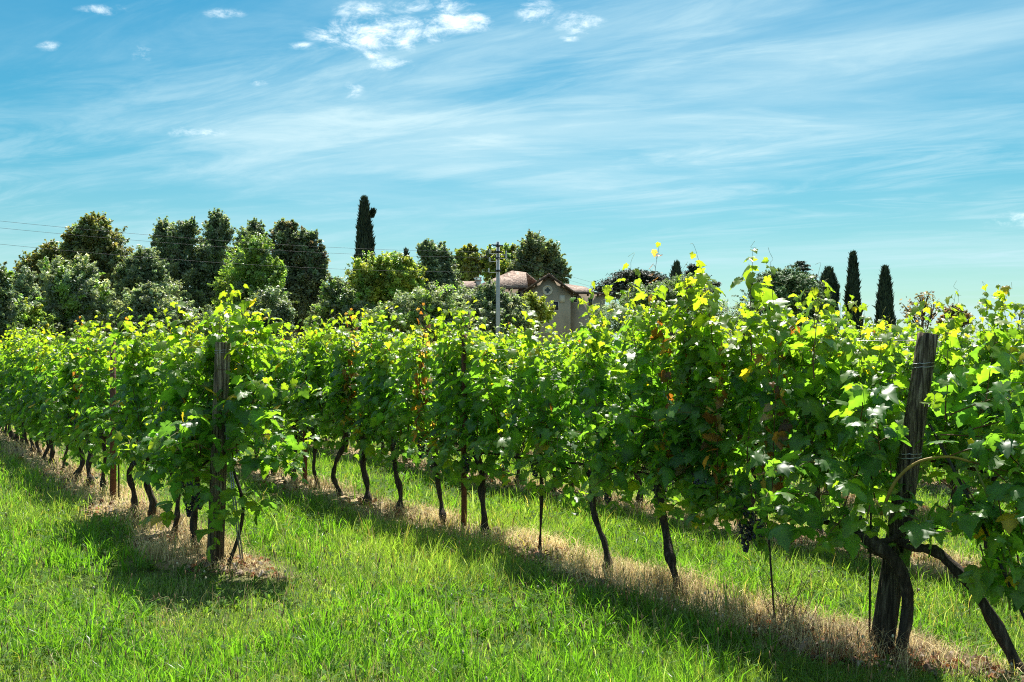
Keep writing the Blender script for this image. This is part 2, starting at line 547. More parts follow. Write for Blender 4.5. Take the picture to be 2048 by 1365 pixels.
def build_house():
    h = thing('farm_villa', 'plaster villa with tiled roofs and a quatrefoil window in its gable', 'house', (0, 108, 0))
    # walls: main block, gabled wing, wing at the right, low wing at the left (local y = 0 at the wing front)
    W = MB()
    W.box(-3.9, 1.6, 2.0, 9.5, -0.3, 9.70)
    W.box(-6.6, -3.9, 3.0, 8.5, -0.3, 9.75)
    W.box(6.35, 10.2, 1.2, 7.5, -0.3, 9.02)
    # gabled wing with its pentagon front
    g = [(1.6, 0, -0.3), (6.35, 0, -0.3), (6.35, 0, 9.25), (3.98, 0, 10.85), (1.6, 0, 9.35)]
    V = g + [(x, 8.0, z) for x, _, z in g]
    F = [(0, 1, 2), (0, 2, 3), (0, 3, 4), (5, 7, 6), (5, 8, 7), (5, 9, 8)]
    for i in range(5):
        j = (i + 1) % 5
        F += [(i, 5 + i, 5 + j), (i, 5 + j, j)]
    W.add(V, F)
    W.build('wall', M_PLASTER, h)
    # main hipped roof
    Rf = MB()
    ap, rg = (0.0, 5.7, 11.95), (1.6, 5.7, 11.75)
    e0, e1, e2, e3 = (-4.25, 1.45, 9.75), (1.75, 1.45, 9.75), (4.6, 10, 9.8), (-4.25, 10, 9.8)
    poly_prism(Rf, [e0, e1, rg, ap], 0.14)
    poly_prism(Rf, [e0, ap, e3], 0.14)
    poly_prism(Rf, [e3, ap, rg, e2], 0.14)
    rr_ = Rf.build('roof', M_TILE, h)
    ch = MB()
    ch.box(-4.15, -3.55, 5.2, 5.9, 9.6, 10.78)
    ch.box(-4.25, -3.45, 5.1, 6.0, 10.78, 10.9)
    for xx in (-4.15, -3.65):
        ch.box(xx, xx + 0.1, 5.2, 5.9, 10.9, 11.08)
    ch.box(-4.25, -3.45, 5.1, 6.0, 11.08, 11.15)
    ch.build('chimney', M_STONE, rr_)
    G = MB()
    poly_prism(G, [(1.25, -0.7, 9.28), (1.25, 8.0, 9.28), (3.98, 8.0, 11.12), (3.98, -0.7, 11.12)], 0.13)
    poly_prism(G, [(6.75, -0.7, 9.12), (3.98, -0.7, 11.121), (3.98, 8.0, 11.121), (6.75, 8.0, 9.12)], 0.13)
    G.build('roof', M_TILE, h)['label'] = 'tiled gable roof over the quatrefoil window'
    S = MB()
    poly_prism(S, [(6.0, 0.7, 9.2), (9.1, 0.7, 9.16), (8.3, 4.3, 10.0), (6.0, 4.3, 10.35)], 0.12)
    poly_prism(S, [(9.1, 0.7, 9.161), (10.7, 0.9, 9.0), (10.7, 7.5, 9.0), (8.3, 4.3, 10.0)], 0.12)
    S.build('roof', M_TILE, h)['label'] = 'low tiled roof of the side wing'
    L = MB()
    poly_prism(L, [(-7.0, 2.5, 9.8), (-4.1, 2.5, 9.8), (-4.1, 5.8, 10.75), (-7.0, 5.8, 10.75)], 0.13)
    L.build('roof', M_TILE, h)['label'] = 'low tiled roof beside the chimney'
    # eaves boards and brackets
    B = MB()
    def beam(a, b_, wd, dp):
        a, b_ = Vector(a), Vector(b_)
        d_ = (b_ - a).normalized()
        up = Vector((0, 1, 0)).cross(d_).normalized()
        V = []
        for p in (a, b_):
            for (s1, s2) in ((-1, -1), (1, -1), (1, 1), (-1, 1)):
                V.append(tuple(p + up * (s1 * dp / 2) + Vector((0, 1, 0)) * (s2 * wd / 2)))
        B.add(V, [(0, 1, 2, 3), (7, 6, 5, 4), (0, 4, 5, 1), (1, 5, 6, 2), (2, 6, 7, 3), (3, 7, 4, 0)])
    beam((1.2, -0.62, 9.08), (3.98, -0.62, 10.9), 0.1, 0.2)
    beam((3.98, -0.615, 10.9), (6.8, -0.615, 8.94), 0.1, 0.26)
    for t in (0.15, 0.5, 0.85):
        for (x0, z0, x1, z1) in ((1.25, 9.0, 3.98, 10.8), (6.72, 8.85, 3.98, 10.8)):
            x, z = x0 + (x1 - x0) * t, z0 + (z1 - z0) * t
            B.box(x - 0.12, x + 0.12, -0.55, -0.01, z - 0.2, z)
    beam((-4.25, 1.4, 9.57), (1.2, 1.4, 9.57), 0.1, 0.14)
    beam((6.8, 0.65, 9.02), (10.7, 0.75, 8.94), 0.1, 0.14)
    beam((-7.0, 2.45, 9.6), (-4.3, 2.45, 9.6), 0.1, 0.14)
    for x in np.arange(-3.6, 1.2, 1.1):
        B.box(x - 0.1, x + 0.1, 1.5, 1.99, 9.35, 9.55)
    for x in np.arange(7.2, 10.2, 1.1):
        B.box(x - 0.1, x + 0.1, 0.75, 1.19, 8.75, 8.95)
    B.build('eaves', M_TIMBER, h)
    # quatrefoil window: round stone frame and a four-lobed opening
    cx, cz = 3.86, 9.30
    Fm = MB()
    a = np.linspace(0, 2 * math.pi, 40, endpoint=False)
    ring = [(0.40, -0.05), (0.56, -0.05), (0.56, 0.0), (0.40, 0.0)]
    V = []
    for r_, y_ in ring:
        V += [(cx + r_ * math.cos(t), y_ - 0.005, cz + r_ * math.sin(t)) for t in a]
    F = []
    for q in range(4):
        for i in range(40):
            F.append((q * 40 + i, q * 40 + (i + 1) % 40, ((q + 1) % 4) * 40 + (i + 1) % 40, ((q + 1) % 4) * 40 + i))
    Fm.add(V, F)
    V = [(cx, -0.012, cz)] + [(cx + 0.41 * math.cos(t), -0.012, cz + 0.41 * math.sin(t)) for t in a]
    Fm.add(V, [(0, 1 + (i + 1) % 40, 1 + i) for i in range(40)])
    fr = Fm.build('window', M_STONE, h)
    fr['label'] = 'round stone quatrefoil window'
    Q = MB()
    th = np.linspace(0, 2 * math.pi, 64, endpoint=False)
    rad = []
    for t in th:
        best = 0.08
        for q in range(4):
            c_ = np.array([math.cos(q * math.pi / 2), math.sin(q * math.pi / 2)]) * 0.185
            d_ = np.array([math.cos(t), math.sin(t)])
            bq = d_ @ c_
            disc = bq * bq - (c_ @ c_ - 0.135 ** 2)
            if disc > 0:
                best = max(best, bq + math.sqrt(disc))
        rad.append(best)
    V = [(cx, -0.03, cz)] + [(cx + r_ * math.cos(t), -0.03, cz + r_ * math.sin(t)) for r_, t in zip(rad, th)]
    Q.add(V, [(0, 1 + (i + 1) % 64, 1 + i) for i in range(64)])
    Q.build('pane', M_GLASS, fr)
    # arched and square windows
    for (x, z, wd, ht, y_) in ((0.75, 8.85, 0.42, 0.9, 2.0), (4.75, 7.6, 0.5, 0.9, 0.0), (6.95, 8.45, 0.34, 0.7, 1.2), (8.6, 8.1, 0.4, 0.8, 1.2), (-2.0, 8.6, 0.42, 0.9, 2.0)):
        Wn = MB()
        Wn.box(x - wd / 2 - 0.08, x + wd / 2 + 0.08, y_ - 0.05, y_ - 0.004, z - ht / 2 - 0.08, z - ht / 2)
        Wn.box(x - wd / 2 - 0.08, x - wd / 2, y_ - 0.045, y_ - 0.004, z - ht / 2, z + ht / 2)
        Wn.box(x + wd / 2, x + wd / 2 + 0.08, y_ - 0.045, y_ - 0.004, z - ht / 2, z + ht / 2)
        Wn.box(x - wd / 2 - 0.08, x + wd / 2 + 0.08, y_ - 0.05, y_ - 0.004, z + ht / 2, z + ht / 2 + 0.08)
        wo = Wn.build('window', M_STONE, h)
        Pn = MB()
        Pn.box(x - wd / 2, x + wd / 2, y_ - 0.02, y_ - 0.004, z - ht / 2, z + ht / 2)
        Pn.build('pane', M_GLASS, wo)
    Sh = MB()
    Sh.box(5.15, 5.75, -0.05, -0.006, 8.0, 8.75)
    Sh.build('shutter', M_STONE, h)
    # rain pipe at the wing corner
    Dp = MB()
    Dp.tube([(1.5, 1.9, 9.6), (1.52, 0.6, 9.3), (1.52, -0.08, 8.9), (1.52, -0.08, 0)], 0.06, 8)
    Dp.build('downpipe', M_TIMBER, h)


build_house()

wl = thing('brick_wall', 'tall brown brick wall in the shade between the dark trees', 'wall', (-22.0, 84, 0))
wb = MB()
wb.box(-13, 7.5, 0, 0.5, -0.3, 6.1)
wb.build('wall', M_BRICK, wl)
wb = MB()
wb.box(-13.1, 7.6, -0.08, 0.58, 6.1, 6.26)
wb.build('coping', M_STONE, wl)


def utility_pole(label, base, top_z, full=True):
    o = thing('utility_pole', label, 'utility pole', base)
    b_ = MB()
    b_.tube([(0, 0, -0.3), (0, 0, top_z * 0.5), (0, 0, top_z)], [0.155, 0.13, 0.10], 14)
    b_.build('pole', M_CONCRETE, o, True)
    for z, wd in ((top_z - 0.25, 0.62), (top_z - 0.62, 0.5), (top_z - 1.0, 0.0), (top_z - 1.75, 0.35)):
        c_ = MB()
        c_.tube([(0, 0, z - 0.06), (0, 0, z + 0.06)], 0.15, 12)
        if wd:
            c_.box(-wd / 2, wd / 2, -0.2, -0.13, z - 0.03, z + 0.03)
            c_.box(-0.03, 0.03, -0.45, -0.131, z - 0.025, z + 0.025)
        c_.build('bracket', M_DARKMETAL, o)
    for x, z in ((-0.5, top_z - 0.62), (-0.5, top_z - 1.1), (-0.55, top_z - 1.75), (0.5, top_z - 0.7), (0.5, top_z - 0.9)):
        i_ = MB()
        zz_ = np.linspace(0, 0.24, 13)
        i_.tube(np.stack([np.full(13, x), np.full(13, -0.16), z + zz_ - 0.1], -1), [0.03, .06, .03, .065, .03, .065, .03, .065, .03, .06, .03, .025, .02], 8)
        i_.box(min(x, 0), max(x, 0), -0.19, -0.14, z - 0.13, z - 0.10)
        i_.build('insulator', M_PORC, o)
    l_ = MB()
    l_.tube(spline([(0, -0.1, top_z - 0.15), (-0.35, -0.25, top_z - 0.2), (-0.6, -0.35, top_z - 0.55), (-0.72, -0.4, top_z - 0.9)], 10), 0.03, 6)
    l_.tube([(-0.72, -0.4, top_z - 0.85), (-0.76, -0.42, top_z - 1.0)], [0.04, 0.09], 8)
    l_.build('cable_arm', M_DARKMETAL, o)
    return o


pole_b = at(996, 0, 60)
utility_pole('grey concrete utility pole carrying wires in front of the villa', (pole_b.x, 60, 0), 8.82)
far_l = at(-560, 0, 38)
utility_pole('grey concrete utility pole beyond the picture edge at the wire end', (far_l.x, 38, 0), 8.82)
far_r = at(1420, 0, 98)
WIRES = [('upper power wire running from the pole towards the near trees', -0.5, 8.2, far_l.x, 38, 8.25, 0.55),
         ('middle power wire running from the pole towards the near trees', -0.5, 7.88, far_l.x, 38, 7.95, 0.55),
         ('lowest power wire, hanging well below the other two', -0.55, 7.0, far_l.x, 38, 7.35, 0.6),
         ('upper power wire sloping from the pole past the cedar', 0.5, 8.12, far_r.x, 98, 8.2, 1.0),
         ('lower power wire sloping from the pole past the cedar', 0.5, 7.85, far_r.x, 98, 7.8, 1.0)]
for lab, ox, z0, x1, y1, z1, sag in WIRES:
    t = np.linspace(0, 1, 40)
    P = np.stack([pole_b.x + ox + (x1 - pole_b.x - ox) * t, 60 + (y1 - 60) * t, z0 + (z1 - z0) * t - 4 * sag * t * (1 - t)], -1)
    b_ = MB()
    b_.tube(P, 0.0065, 5)
    tag(b_.build('power_wire', M_DARKMETAL), lab, 'wire', 'wires on the utility pole')

# lattice pylon at the edge
py_c = at(2047, 0, 300)
pyl = thing('electricity_pylon', 'dark lattice electricity pylon far off at the picture edge', 'pylon', (py_c.x, 300, 0))
b_ = MB()
Hh = 17.4
def pyw(z):
    return 1.6 * (1 - z / Hh) + 0.55
for sx in (-1, 1):
    for sy in (-1, 1):
        b_.tube([(sx * pyw(0), sy * pyw(0), -0.5), (sx * pyw(Hh), sy * pyw(Hh), Hh)], 0.16, 5)
zs = np.linspace(0, Hh, 12)
for z0, z1 in zip(zs[:-1], zs[1:]):
    for s in (-1, 1):
        a0, a1 = pyw(z0), pyw(z1)
        for q in (-1, 1):
            b_.tube([(q * a0, s * a0, z0), (-q * a1, s * a1, z1)], 0.07, 4)
            b_.tube([(s * a0, q * a0, z0), (s * a1, -q * a1, z1)], 0.07, 4)
b_.build('mast', M_DARKMETAL, pyl)
for sg in (-1, 1):
    b_ = MB()
    b_.tube([(sg * 0.5, 0, Hh - 0.1), (sg * 1.6, 0, Hh - 0.25), (sg * 2.7, 0, Hh - 1.2)], 0.14, 5)
    b_.tube([(sg * 0.5, 0, Hh - 1.4), (sg * 2.7, 0, Hh - 1.25)], 0.1, 5)
    b_.build('arm', M_DARKMETAL, pyl)
    b_ = MB()
    b_.tube([(sg * 2.6, 0, Hh - 1.3), (sg * 2.6, 0, Hh - 3.2)], [0.12, 0.16], 6)
    b_.build('insulator', M_DARKMETAL, pyl)


# ------------------------------------------------------------------ trees
def leaf_cards(P, size, up, spread, col, aspect=1.7):
    """pointed leaf cards (2 triangles folded along the rib) at points P, normals near 'up'"""
    n = len(P)
    nrm = up + rng.normal(0, spread, (n, 3))
    nrm /= np.linalg.norm(nrm, axis=1, keepdims=True) + 1e-9
    t = rng.normal(0, 1, (n, 3))
    t -= (t * nrm).sum(1, keepdims=True) * nrm
    t /= np.linalg.norm(t, axis=1, keepdims=True) + 1e-9
    b = np.cross(nrm, t)
    s = size[:, None]
    V = np.stack([P - t * s * aspect / 2, P + b * s * 0.5 - nrm * s * .12, P + t * s * aspect / 2, P - b * s * 0.5 - nrm * s * .12], 1)
    i = np.arange(n)[:, None] * 4
    F = np.concatenate([i + np.array([0, 1, 2]), i + np.array([0, 2, 3])])
    return V.reshape(-1, 3), F, np.repeat(col, 4, axis=0)


def crown(lobes, n, leaf, cols, clump, gap=0.0, spread=0.7, aspect=1.7, upb=0.5):
    """lobes: (centre, radii) ellipsoids; leafy sprays run from inside each lobe out to its uneven surface"""
    cols = np.array(cols)
    area = np.array([np.mean(r) ** 1.6 for _, r in lobes])
    area /= area.sum()
    PP, UU, KK = [], [], []
    for (c_, r_), a_ in zip(lobes, area):
        rm = float(np.mean(r_))
        m = int(np.clip(34 * rm ** 0.55, 16, 80))
        per = max(3 if gap else 10, int(n * a_ / m))
        for q in range(m + (0 if gap else int(m * .7))):
            wisp = q >= m                                     # thin sprigs that stand out of the crown
            d = rng.normal(0, 1, 3)
            d[1] -= .25
            d[2] += .30
            d /= np.linalg.norm(d)
            reach = rng.uniform(.74, 1.13) + (rng.random() < .2) * rng.uniform(.08, .26) * (1 if d[2] > 0 else .3)
            end = c_ + d * r_ * reach + np.array([0, 0, .06 * rm * max(d[2], 0)])
            start = c_ + d * r_ * rng.uniform(.1, .45) - np.array([0, 0, .22 * rm])
            ax = end - start
            L = np.linalg.norm(ax)
            if wisp:
                end = c_ + d * r_ * rng.uniform(1.0, 1.24) + np.array([0, 0, .10 * rm])
                start = c_ + d * r_ * .75
                ax = end - start
                L = np.linalg.norm(ax)
            k = max(4, int(per * .16)) if wisp else int(per * rng.uniform(.6, 1.4))
            t = rng.uniform(0, 1, k) ** .75
            bow = np.array([0, 0, .10 * L]) * np.sin(t * math.pi)[:, None]
            sg = (rm * (rng.uniform(.02, .05) if wisp else rng.uniform(.075, .17))) * (1.15 - .8 * t ** 2)
            P = start + ax * t[:, None] + bow + rng.normal(0, 1, (k, 3)) * sg[:, None]
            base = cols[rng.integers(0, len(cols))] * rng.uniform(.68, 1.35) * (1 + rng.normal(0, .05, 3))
            PP.append(P)
            UU.append(np.tile(d * .7 + np.array([0, 0, upb]), (k, 1)))
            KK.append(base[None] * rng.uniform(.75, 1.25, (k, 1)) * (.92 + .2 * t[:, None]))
    P, up, col = np.concatenate(PP), np.concatenate(UU), np.concatenate(KK)
    if gap:
        keep = rng.random(len(P)) > gap
        P, up, col = P[keep], up[keep], col[keep]
    size = leaf * rng.uniform(0.55, 1.4, len(P))
    return leaf_cards(P, size, up, spread, col, aspect)


def tree(name, label, cat, Y, base_px, lobes_px, n, leaf, cols, clump, trunk_r=0.22, group=None, mat=None, gap=0.0, spread=0.7, limbs=True, aspect=1.7, upb=0.5, twigs=0):
    """lobes_px: (px, py, rx, ry[, depth factor]) in photo pixels at depth Y -> ellipsoids of real size"""
    m_px = Y / FPX
    base = at(base_px, HZ, Y)
    o = thing(name, label, cat, (base.x, Y, 0), 0, group)
    lobes = []
    for lb in lobes_px:
        px, py, rx, ry = lb[:4]
        df = lb[4] if len(lb) > 4 else 0.85
        c_ = at(px, py, Y) - Vector((base.x, Y, 0))
        lobes.append((np.array([c_.x, rng.uniform(-.3, .3) * rx * m_px, c_.z]), np.array([rx * m_px * 1.10, rx * m_px * df, ry * m_px * 1.02])))
    n = int(n * (3.0 if gap == 0 else 1.3))
    leaf = leaf * (0.66 if gap == 0 else .8)
    cols = np.array(cols) * 2.8
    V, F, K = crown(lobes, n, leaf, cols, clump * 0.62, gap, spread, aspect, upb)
    tb = MB()
    cz_ = np.mean([c[2] for c, _ in lobes])
    top = max(c[2] for c, _ in lobes)
    cxm = np.mean([c[0] for c, _ in lobes])
    hgt = max(0.8, cz_ * 0.75)
    tb.tube(spline([(0, 0, -0.3), (0.05 * hgt * .3, 0, hgt * 0.4), (cxm * 0.3, 0, hgt), (cxm, 0, top)], 9), np.linspace(trunk_r, trunk_r * 0.35, 9), 8)
    if limbs:
        for c_, r_ in lobes:
            s0 = np.array([cxm * 0.15, 0, min(hgt * 0.55, c_[2] * 0.6)])
            mid = (s0 + c_) / 2 + np.array([0, 0, 0.1 * c_[2]])
            tb.tube(spline([s0, mid, c_ + np.array([0, 0, r_[2] * .4])], 7), np.linspace(trunk_r * 0.5, trunk_r * 0.12, 7), 6)
            for _ in range(twigs):
                dd = rng.normal(0, 1, 3)
                dd /= np.linalg.norm(dd)
                tb.tube(spline([mid + rng.normal(0, .1, 3), c_ + dd * r_ * 0.5, c_ + dd * r_ * 0.95 + np.array([0, 0, .2])], 6), np.linspace(trunk_r * .28, trunk_r * .06, 6), 4)
    tb.build('trunk', M_TRUNK, o, True)
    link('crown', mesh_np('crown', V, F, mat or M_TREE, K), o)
    return o


OAK = [(0.044, 0.062, 0.038), (0.056, 0.074, 0.044), (0.038, 0.056, 0.036)]
OLIVE = [(0.066, 0.084, 0.060), (0.052, 0.072, 0.048), (0.085, 0.103, 0.078)]
LIME = [(0.054, 0.064, 0.024), (0.044, 0.058, 0.024), (0.066, 0.066, 0.026)]
FRESH = [(0.065, 0.105, 0.026), (0.055, 0.09, 0.024), (0.08, 0.12, 0.03)]
YGREEN = [(0.085, 0.105, 0.020), (0.070, 0.09, 0.020), (0.10, 0.115, 0.024)]
MAGN = [(0.040, 0.054, 0.030), (0.050, 0.054, 0.034), (0.058, 0.053, 0.038)]
CYP = [(0.035, 0.058, 0.038), (0.045, 0.068, 0.044), (0.028, 0.046, 0.033)]
CED = [(0.035, 0.055, 0.043), (0.046, 0.066, 0.052)]
PINE = [(0.045, 0.075, 0.028), (0.036, 0.062, 0.026)]
BROWN = [(0.070, 0.055, 0.030), (0.055, 0.05, 0.026), (0.09, 0.06, 0.035)]

G_T = 'trees behind the vineyard'
tree('holm_oak', 'dark oak far back filling the gap behind the leaning grey green tree', 'tree', 104, 292, [(290, 560, 44, 50), (270, 590, 50, 50), (320, 590, 50, 60)], 8000, 0.22, OAK, 0.42, .3, G_T)
tree('holm_oak', 'dark oak far back behind the rounded green tree and brick wall', 'tree', 106, 690, [(690, 600, 40, 40), (660, 620, 40, 40), (730, 610, 40, 44)], 6500, 0.22, OAK + FRESH[:1], 0.42, .3, G_T)
tree('holm_oak', 'dark oak far back low between robinia and villa', 'tree', 104, 890, [(880, 600, 50, 40), (850, 610, 40, 40), (920, 615, 40, 36)], 6500, 0.22, OAK + OLIVE[:1], 0.42, .3, G_T)
tree('broadleaf_tree', 'dark leafy tree cut by the picture edge beside the pale bush', 'tree', 52, -8, [(-25, 610, 55, 80), (6, 640, 34, 60), (-10, 570, 34, 46), (14, 690, 40, 50)], 9000, 0.17, OAK + FRESH[:1], 0.34, .2, G_T)
tree('hornbeam_tree', 'olive brown tree with ragged low crown beside the tallest brown tree', 'tree', 88, 95, [(90, 560, 44, 62), (105, 515, 26, 30), (62, 560, 26, 46), (118, 610, 50, 60)], 8000, 0.24, LIME, 0.5, .25, G_T)
tree('hornbeam_tree', 'tall dome shaped brown green tree standing over the silvery olive', 'tree', 86, 200, [(196, 510, 52, 66), (190, 466, 32, 34), (152, 505, 26, 46), (232, 540, 34, 48), (200, 590, 66, 76), (155, 476, 15, 18)], 16000, 0.23, LIME + OAK[:1], 0.48, .3, G_T)
tree('olive_tree', 'silvery green olive tree in front of the brown green dome', 'olive tree', 58, 140, [(135, 600, 52, 60), (115, 555, 32, 36), (162, 560, 32, 40), (185, 610, 36, 50), (140, 655, 66, 50)], 13000, 0.125, OLIVE + FRESH[:1], 0.27, .2, G_T, aspect=2.6)
tree('laurel_shrub', 'pale grey green shrub between the edge tree and the olive', 'shrub', 60, 48, [(45, 590, 28, 44), (60, 620, 26, 34)], 3500, 0.13, OLIVE, 0.26, .1, G_T, aspect=2.4)
tree('fig_shrub', 'yellow green shrub low down beside the edge tree', 'shrub', 55, 52, [(50, 640, 36, 40), (75, 680, 44, 40), (25, 690, 30, 40)], 5000, 0.16, YGREEN + OAK[:1] + FRESH, 0.28, .1, G_T)
tree('holm_oak', 'dark grey holm oak with two blunt tops beside the gap of sky', 'tree', 80, 345, [(345, 520, 46, 60), (330, 475, 26, 34), (375, 475, 27, 36), (360, 590, 60, 70), (398, 530, 26, 50)], 15000, 0.18, OAK + OLIVE[:1], 0.36, .3, G_T, spread=.85)
tree('holm_oak', 'dark holm oak with the highest spiky top of the tree belt', 'tree', 82, 432, [(432, 480, 28, 50), (437, 450, 17, 24), (425, 540, 42, 60), (430, 610, 60, 70)], 12000, 0.18, OAK + OLIVE[:1], 0.36, .3, G_T, spread=.85)
tree('holm_oak', 'fresh green tree in the middle of the dark holm oaks', 'tree', 76, 500, [(500, 540, 48, 46), (475, 590, 50, 56), (535, 570, 36, 50), (515, 500, 30, 30), (520, 615, 60, 50)], 13000, 0.18, FRESH + OAK[:1], 0.38, .3, G_T)
tree('holm_oak', 'dark narrow tree rising behind the fresh green one', 'tree', 90, 508, [(505, 490, 32, 36), (512, 460, 16, 20), (500, 540, 46, 60)], 6500, 0.2, OAK, 0.42, .25, G_T)
tree('magnolia_tree', 'broad dark tree with reddish brown leaf edges beside the pale sky', 'tree', 84, 600, [(575, 510, 40, 56), (570, 468, 26, 26), (610, 500, 32, 40), (630, 550, 29, 56), (600, 590, 58, 70), (640, 520, 16, 28)], 17000, 0.21, MAGN + OAK, 0.42, .35, G_T)
tree('olive_tree', 'grey green tree leaning between the dome and the holm oaks', 'olive tree', 72, 285, [(290, 540, 36, 40), (265, 560, 32, 44), (300, 600, 54, 60), (250, 600, 26, 40)], 10000, 0.15, OLIVE[:2] + OAK, 0.32, .25, G_T, aspect=2.4)
tree('fig_shrub', 'blue grey shrub with large leaves below the holm oaks', 'shrub', 58, 290, [(295, 620, 56, 42), (260, 650, 50, 44), (345, 650, 52, 44), (300, 590, 24, 20)], 8500, 0.16, OLIVE + OAK[:1], 0.28, .12, G_T)
tree('laurel_shrub', 'dark grey shrub below the broad reddish tree', 'shrub', 60, 545, [(540, 620, 44, 44), (520, 660, 40, 40), (570, 655, 26, 44), (430, 660, 70, 40)], 8500, 0.13, OAK + OLIVE[:2], 0.28, .12, G_T)
tree('laurel_tree', 'rounded green tree just right of the reddish tree by the wall', 'tree', 74, 675, [(680, 620, 40, 50), (670, 580, 28, 24), (650, 650, 36, 40), (710, 640, 36, 50)], 8500, 0.16, FRESH[:2] + OAK + OLIVE[:1], 0.34, .2, G_T)
tree('robinia_tree', 'yellow green round tree below the tall cypress', 'tree', 76, 775, [(740, 555, 38, 42), (790, 555, 44, 40), (770, 545, 30, 32), (825, 570, 26, 40), (730, 600, 40, 50), (780, 610, 56, 56), (810, 530, 20, 16)], 16000, 0.17, YGREEN + FRESH[:2], 0.36, .25, G_T)
tree('holm_oak', 'grey green upright tree between the robinia and the villa', 'tree', 82, 868, [(866, 530, 34, 42), (855, 500, 16, 18), (880, 505, 16, 16), (870, 580, 46, 50), (895, 545, 20, 36)], 11000, 0.17, OAK + OLIVE[:2], 0.36, .25, G_T)
tree('olive_tree', 'low silvery olive below the grey green upright tree', 'olive tree', 62, 850, [(820, 620, 40, 36), (870, 610, 50, 36), (850, 650, 76, 40), (905, 640, 36, 40), (770, 645, 40, 34)], 10000, 0.125, OLIVE + FRESH[:1], 0.28, .15, G_T, aspect=2.6)
tree('chestnut_tree', 'yellow tinged tree left of the utility pole behind the villa', 'tree', 130, 935, [(932, 530, 27, 32), (940, 510, 20, 18), (925, 560, 30, 34)], 6500, 0.3, YGREEN[:2] + LIME, 0.6, .3, G_T)
tree('chestnut_tree', 'broad olive green tree right behind the utility pole', 'tree', 132, 1000, [(985, 525, 26, 30), (1015, 520, 28, 28), (1010, 545, 44, 30), (1035, 530, 20, 26)], 8500, 0.3, LIME[:2] + FRESH[:1] + YGREEN[:1], 0.6, .3, G_T)
tree('plane_tree', 'tallest dark tree behind the villa gable', 'tree', 128, 1075, [(1070, 505, 30, 34), (1065, 488, 18, 18), (1098, 525, 28, 34), (1060, 540, 40, 40), (1122, 550, 18, 26), (1050, 510, 16, 22)], 12000, 0.28, OAK + LIME[:1] + MAGN[:1], 0.55, .35, G_T)
tree('olive_tree', 'dense grey green bush in front of the villa beside the pole', 'shrub', 68, 985, [(982, 595, 26, 30), (962, 618, 38, 36), (1010, 618, 36, 30), (1030, 632, 26, 32), (990, 645, 66, 40), (980, 575, 12, 14), (1040, 645, 28, 30)], 14000, 0.125, OLIVE[:2] + OAK, 0.28, .15, G_T, aspect=2.4)
tree('laurel_shrub', 'small yellow green bush before the villa gable wall', 'shrub', 72, 1068, [(1066, 606, 22, 20), (1080, 625, 26, 24), (1060, 640, 28, 30)], 4200, 0.14, YGREEN, 0.28, .1, G_T)
tree('laurel_shrub', 'dark shrub below the low roof beside the robinia', 'shrub', 80, 925, [(925, 610, 26, 30), (905, 625, 30, 34), (935, 640, 30, 30)], 4500, 0.15, OAK + FRESH[:1], 0.3, .1, G_T)
tree('sparse_tree', 'open brown leaved tree with bare branches showing against the sky', 'tree', 95, 1845, [(1845, 612, 30, 22), (1818, 622, 22, 18), (1872, 618, 22, 18), (1850, 594, 22, 12), (1835, 640, 34, 20)], 480, 0.22, BROWN, 0.42, .18, G_T, gap=.1, twigs=9)
tree('sparse_tree', 'small brown bush beside the open branched tree', 'tree', 97, 1905, [(1905, 625, 18, 14), (1920, 640, 22, 18), (1895, 645, 20, 18)], 1500, 0.22, BROWN, 0.4, .12, G_T, twigs=4)
tree('stone_pine', 'large domed pine with bright needle tufts behind the vines', 'pine tree', 90, 1560, [(1560, 585, 62, 42), (1530, 600, 50, 40), (1610, 600, 40, 40), (1570, 560, 36, 20), (1615, 630, 32, 36)], 15000, 0.16, PINE, 0.33, .35, G_T, mat=M_NEEDLE, upb=.9, aspect=2.2)
tree('evergreen_shrub', 'long dark evergreen shrub closing the gap between villa and pine', 'shrub', 98, 1250, [(1230, 640, 50, 36), (1290, 640, 60, 36), (1370, 640, 60, 40), (1450, 640, 60, 36)], 9000, 0.16, PINE + OAK, 0.28, .2, G_T, upb=.8)
tree('evergreen_shrub', 'round dark green bush below the flat topped cedar', 'shrub', 80, 1340, [(1370, 580, 44, 26), (1330, 600, 50, 30), (1280, 600, 40, 30), (1400, 600, 36, 26)], 10000, 0.13, PINE + OAK[:1], 0.28, .2, G_T, upb=.8)


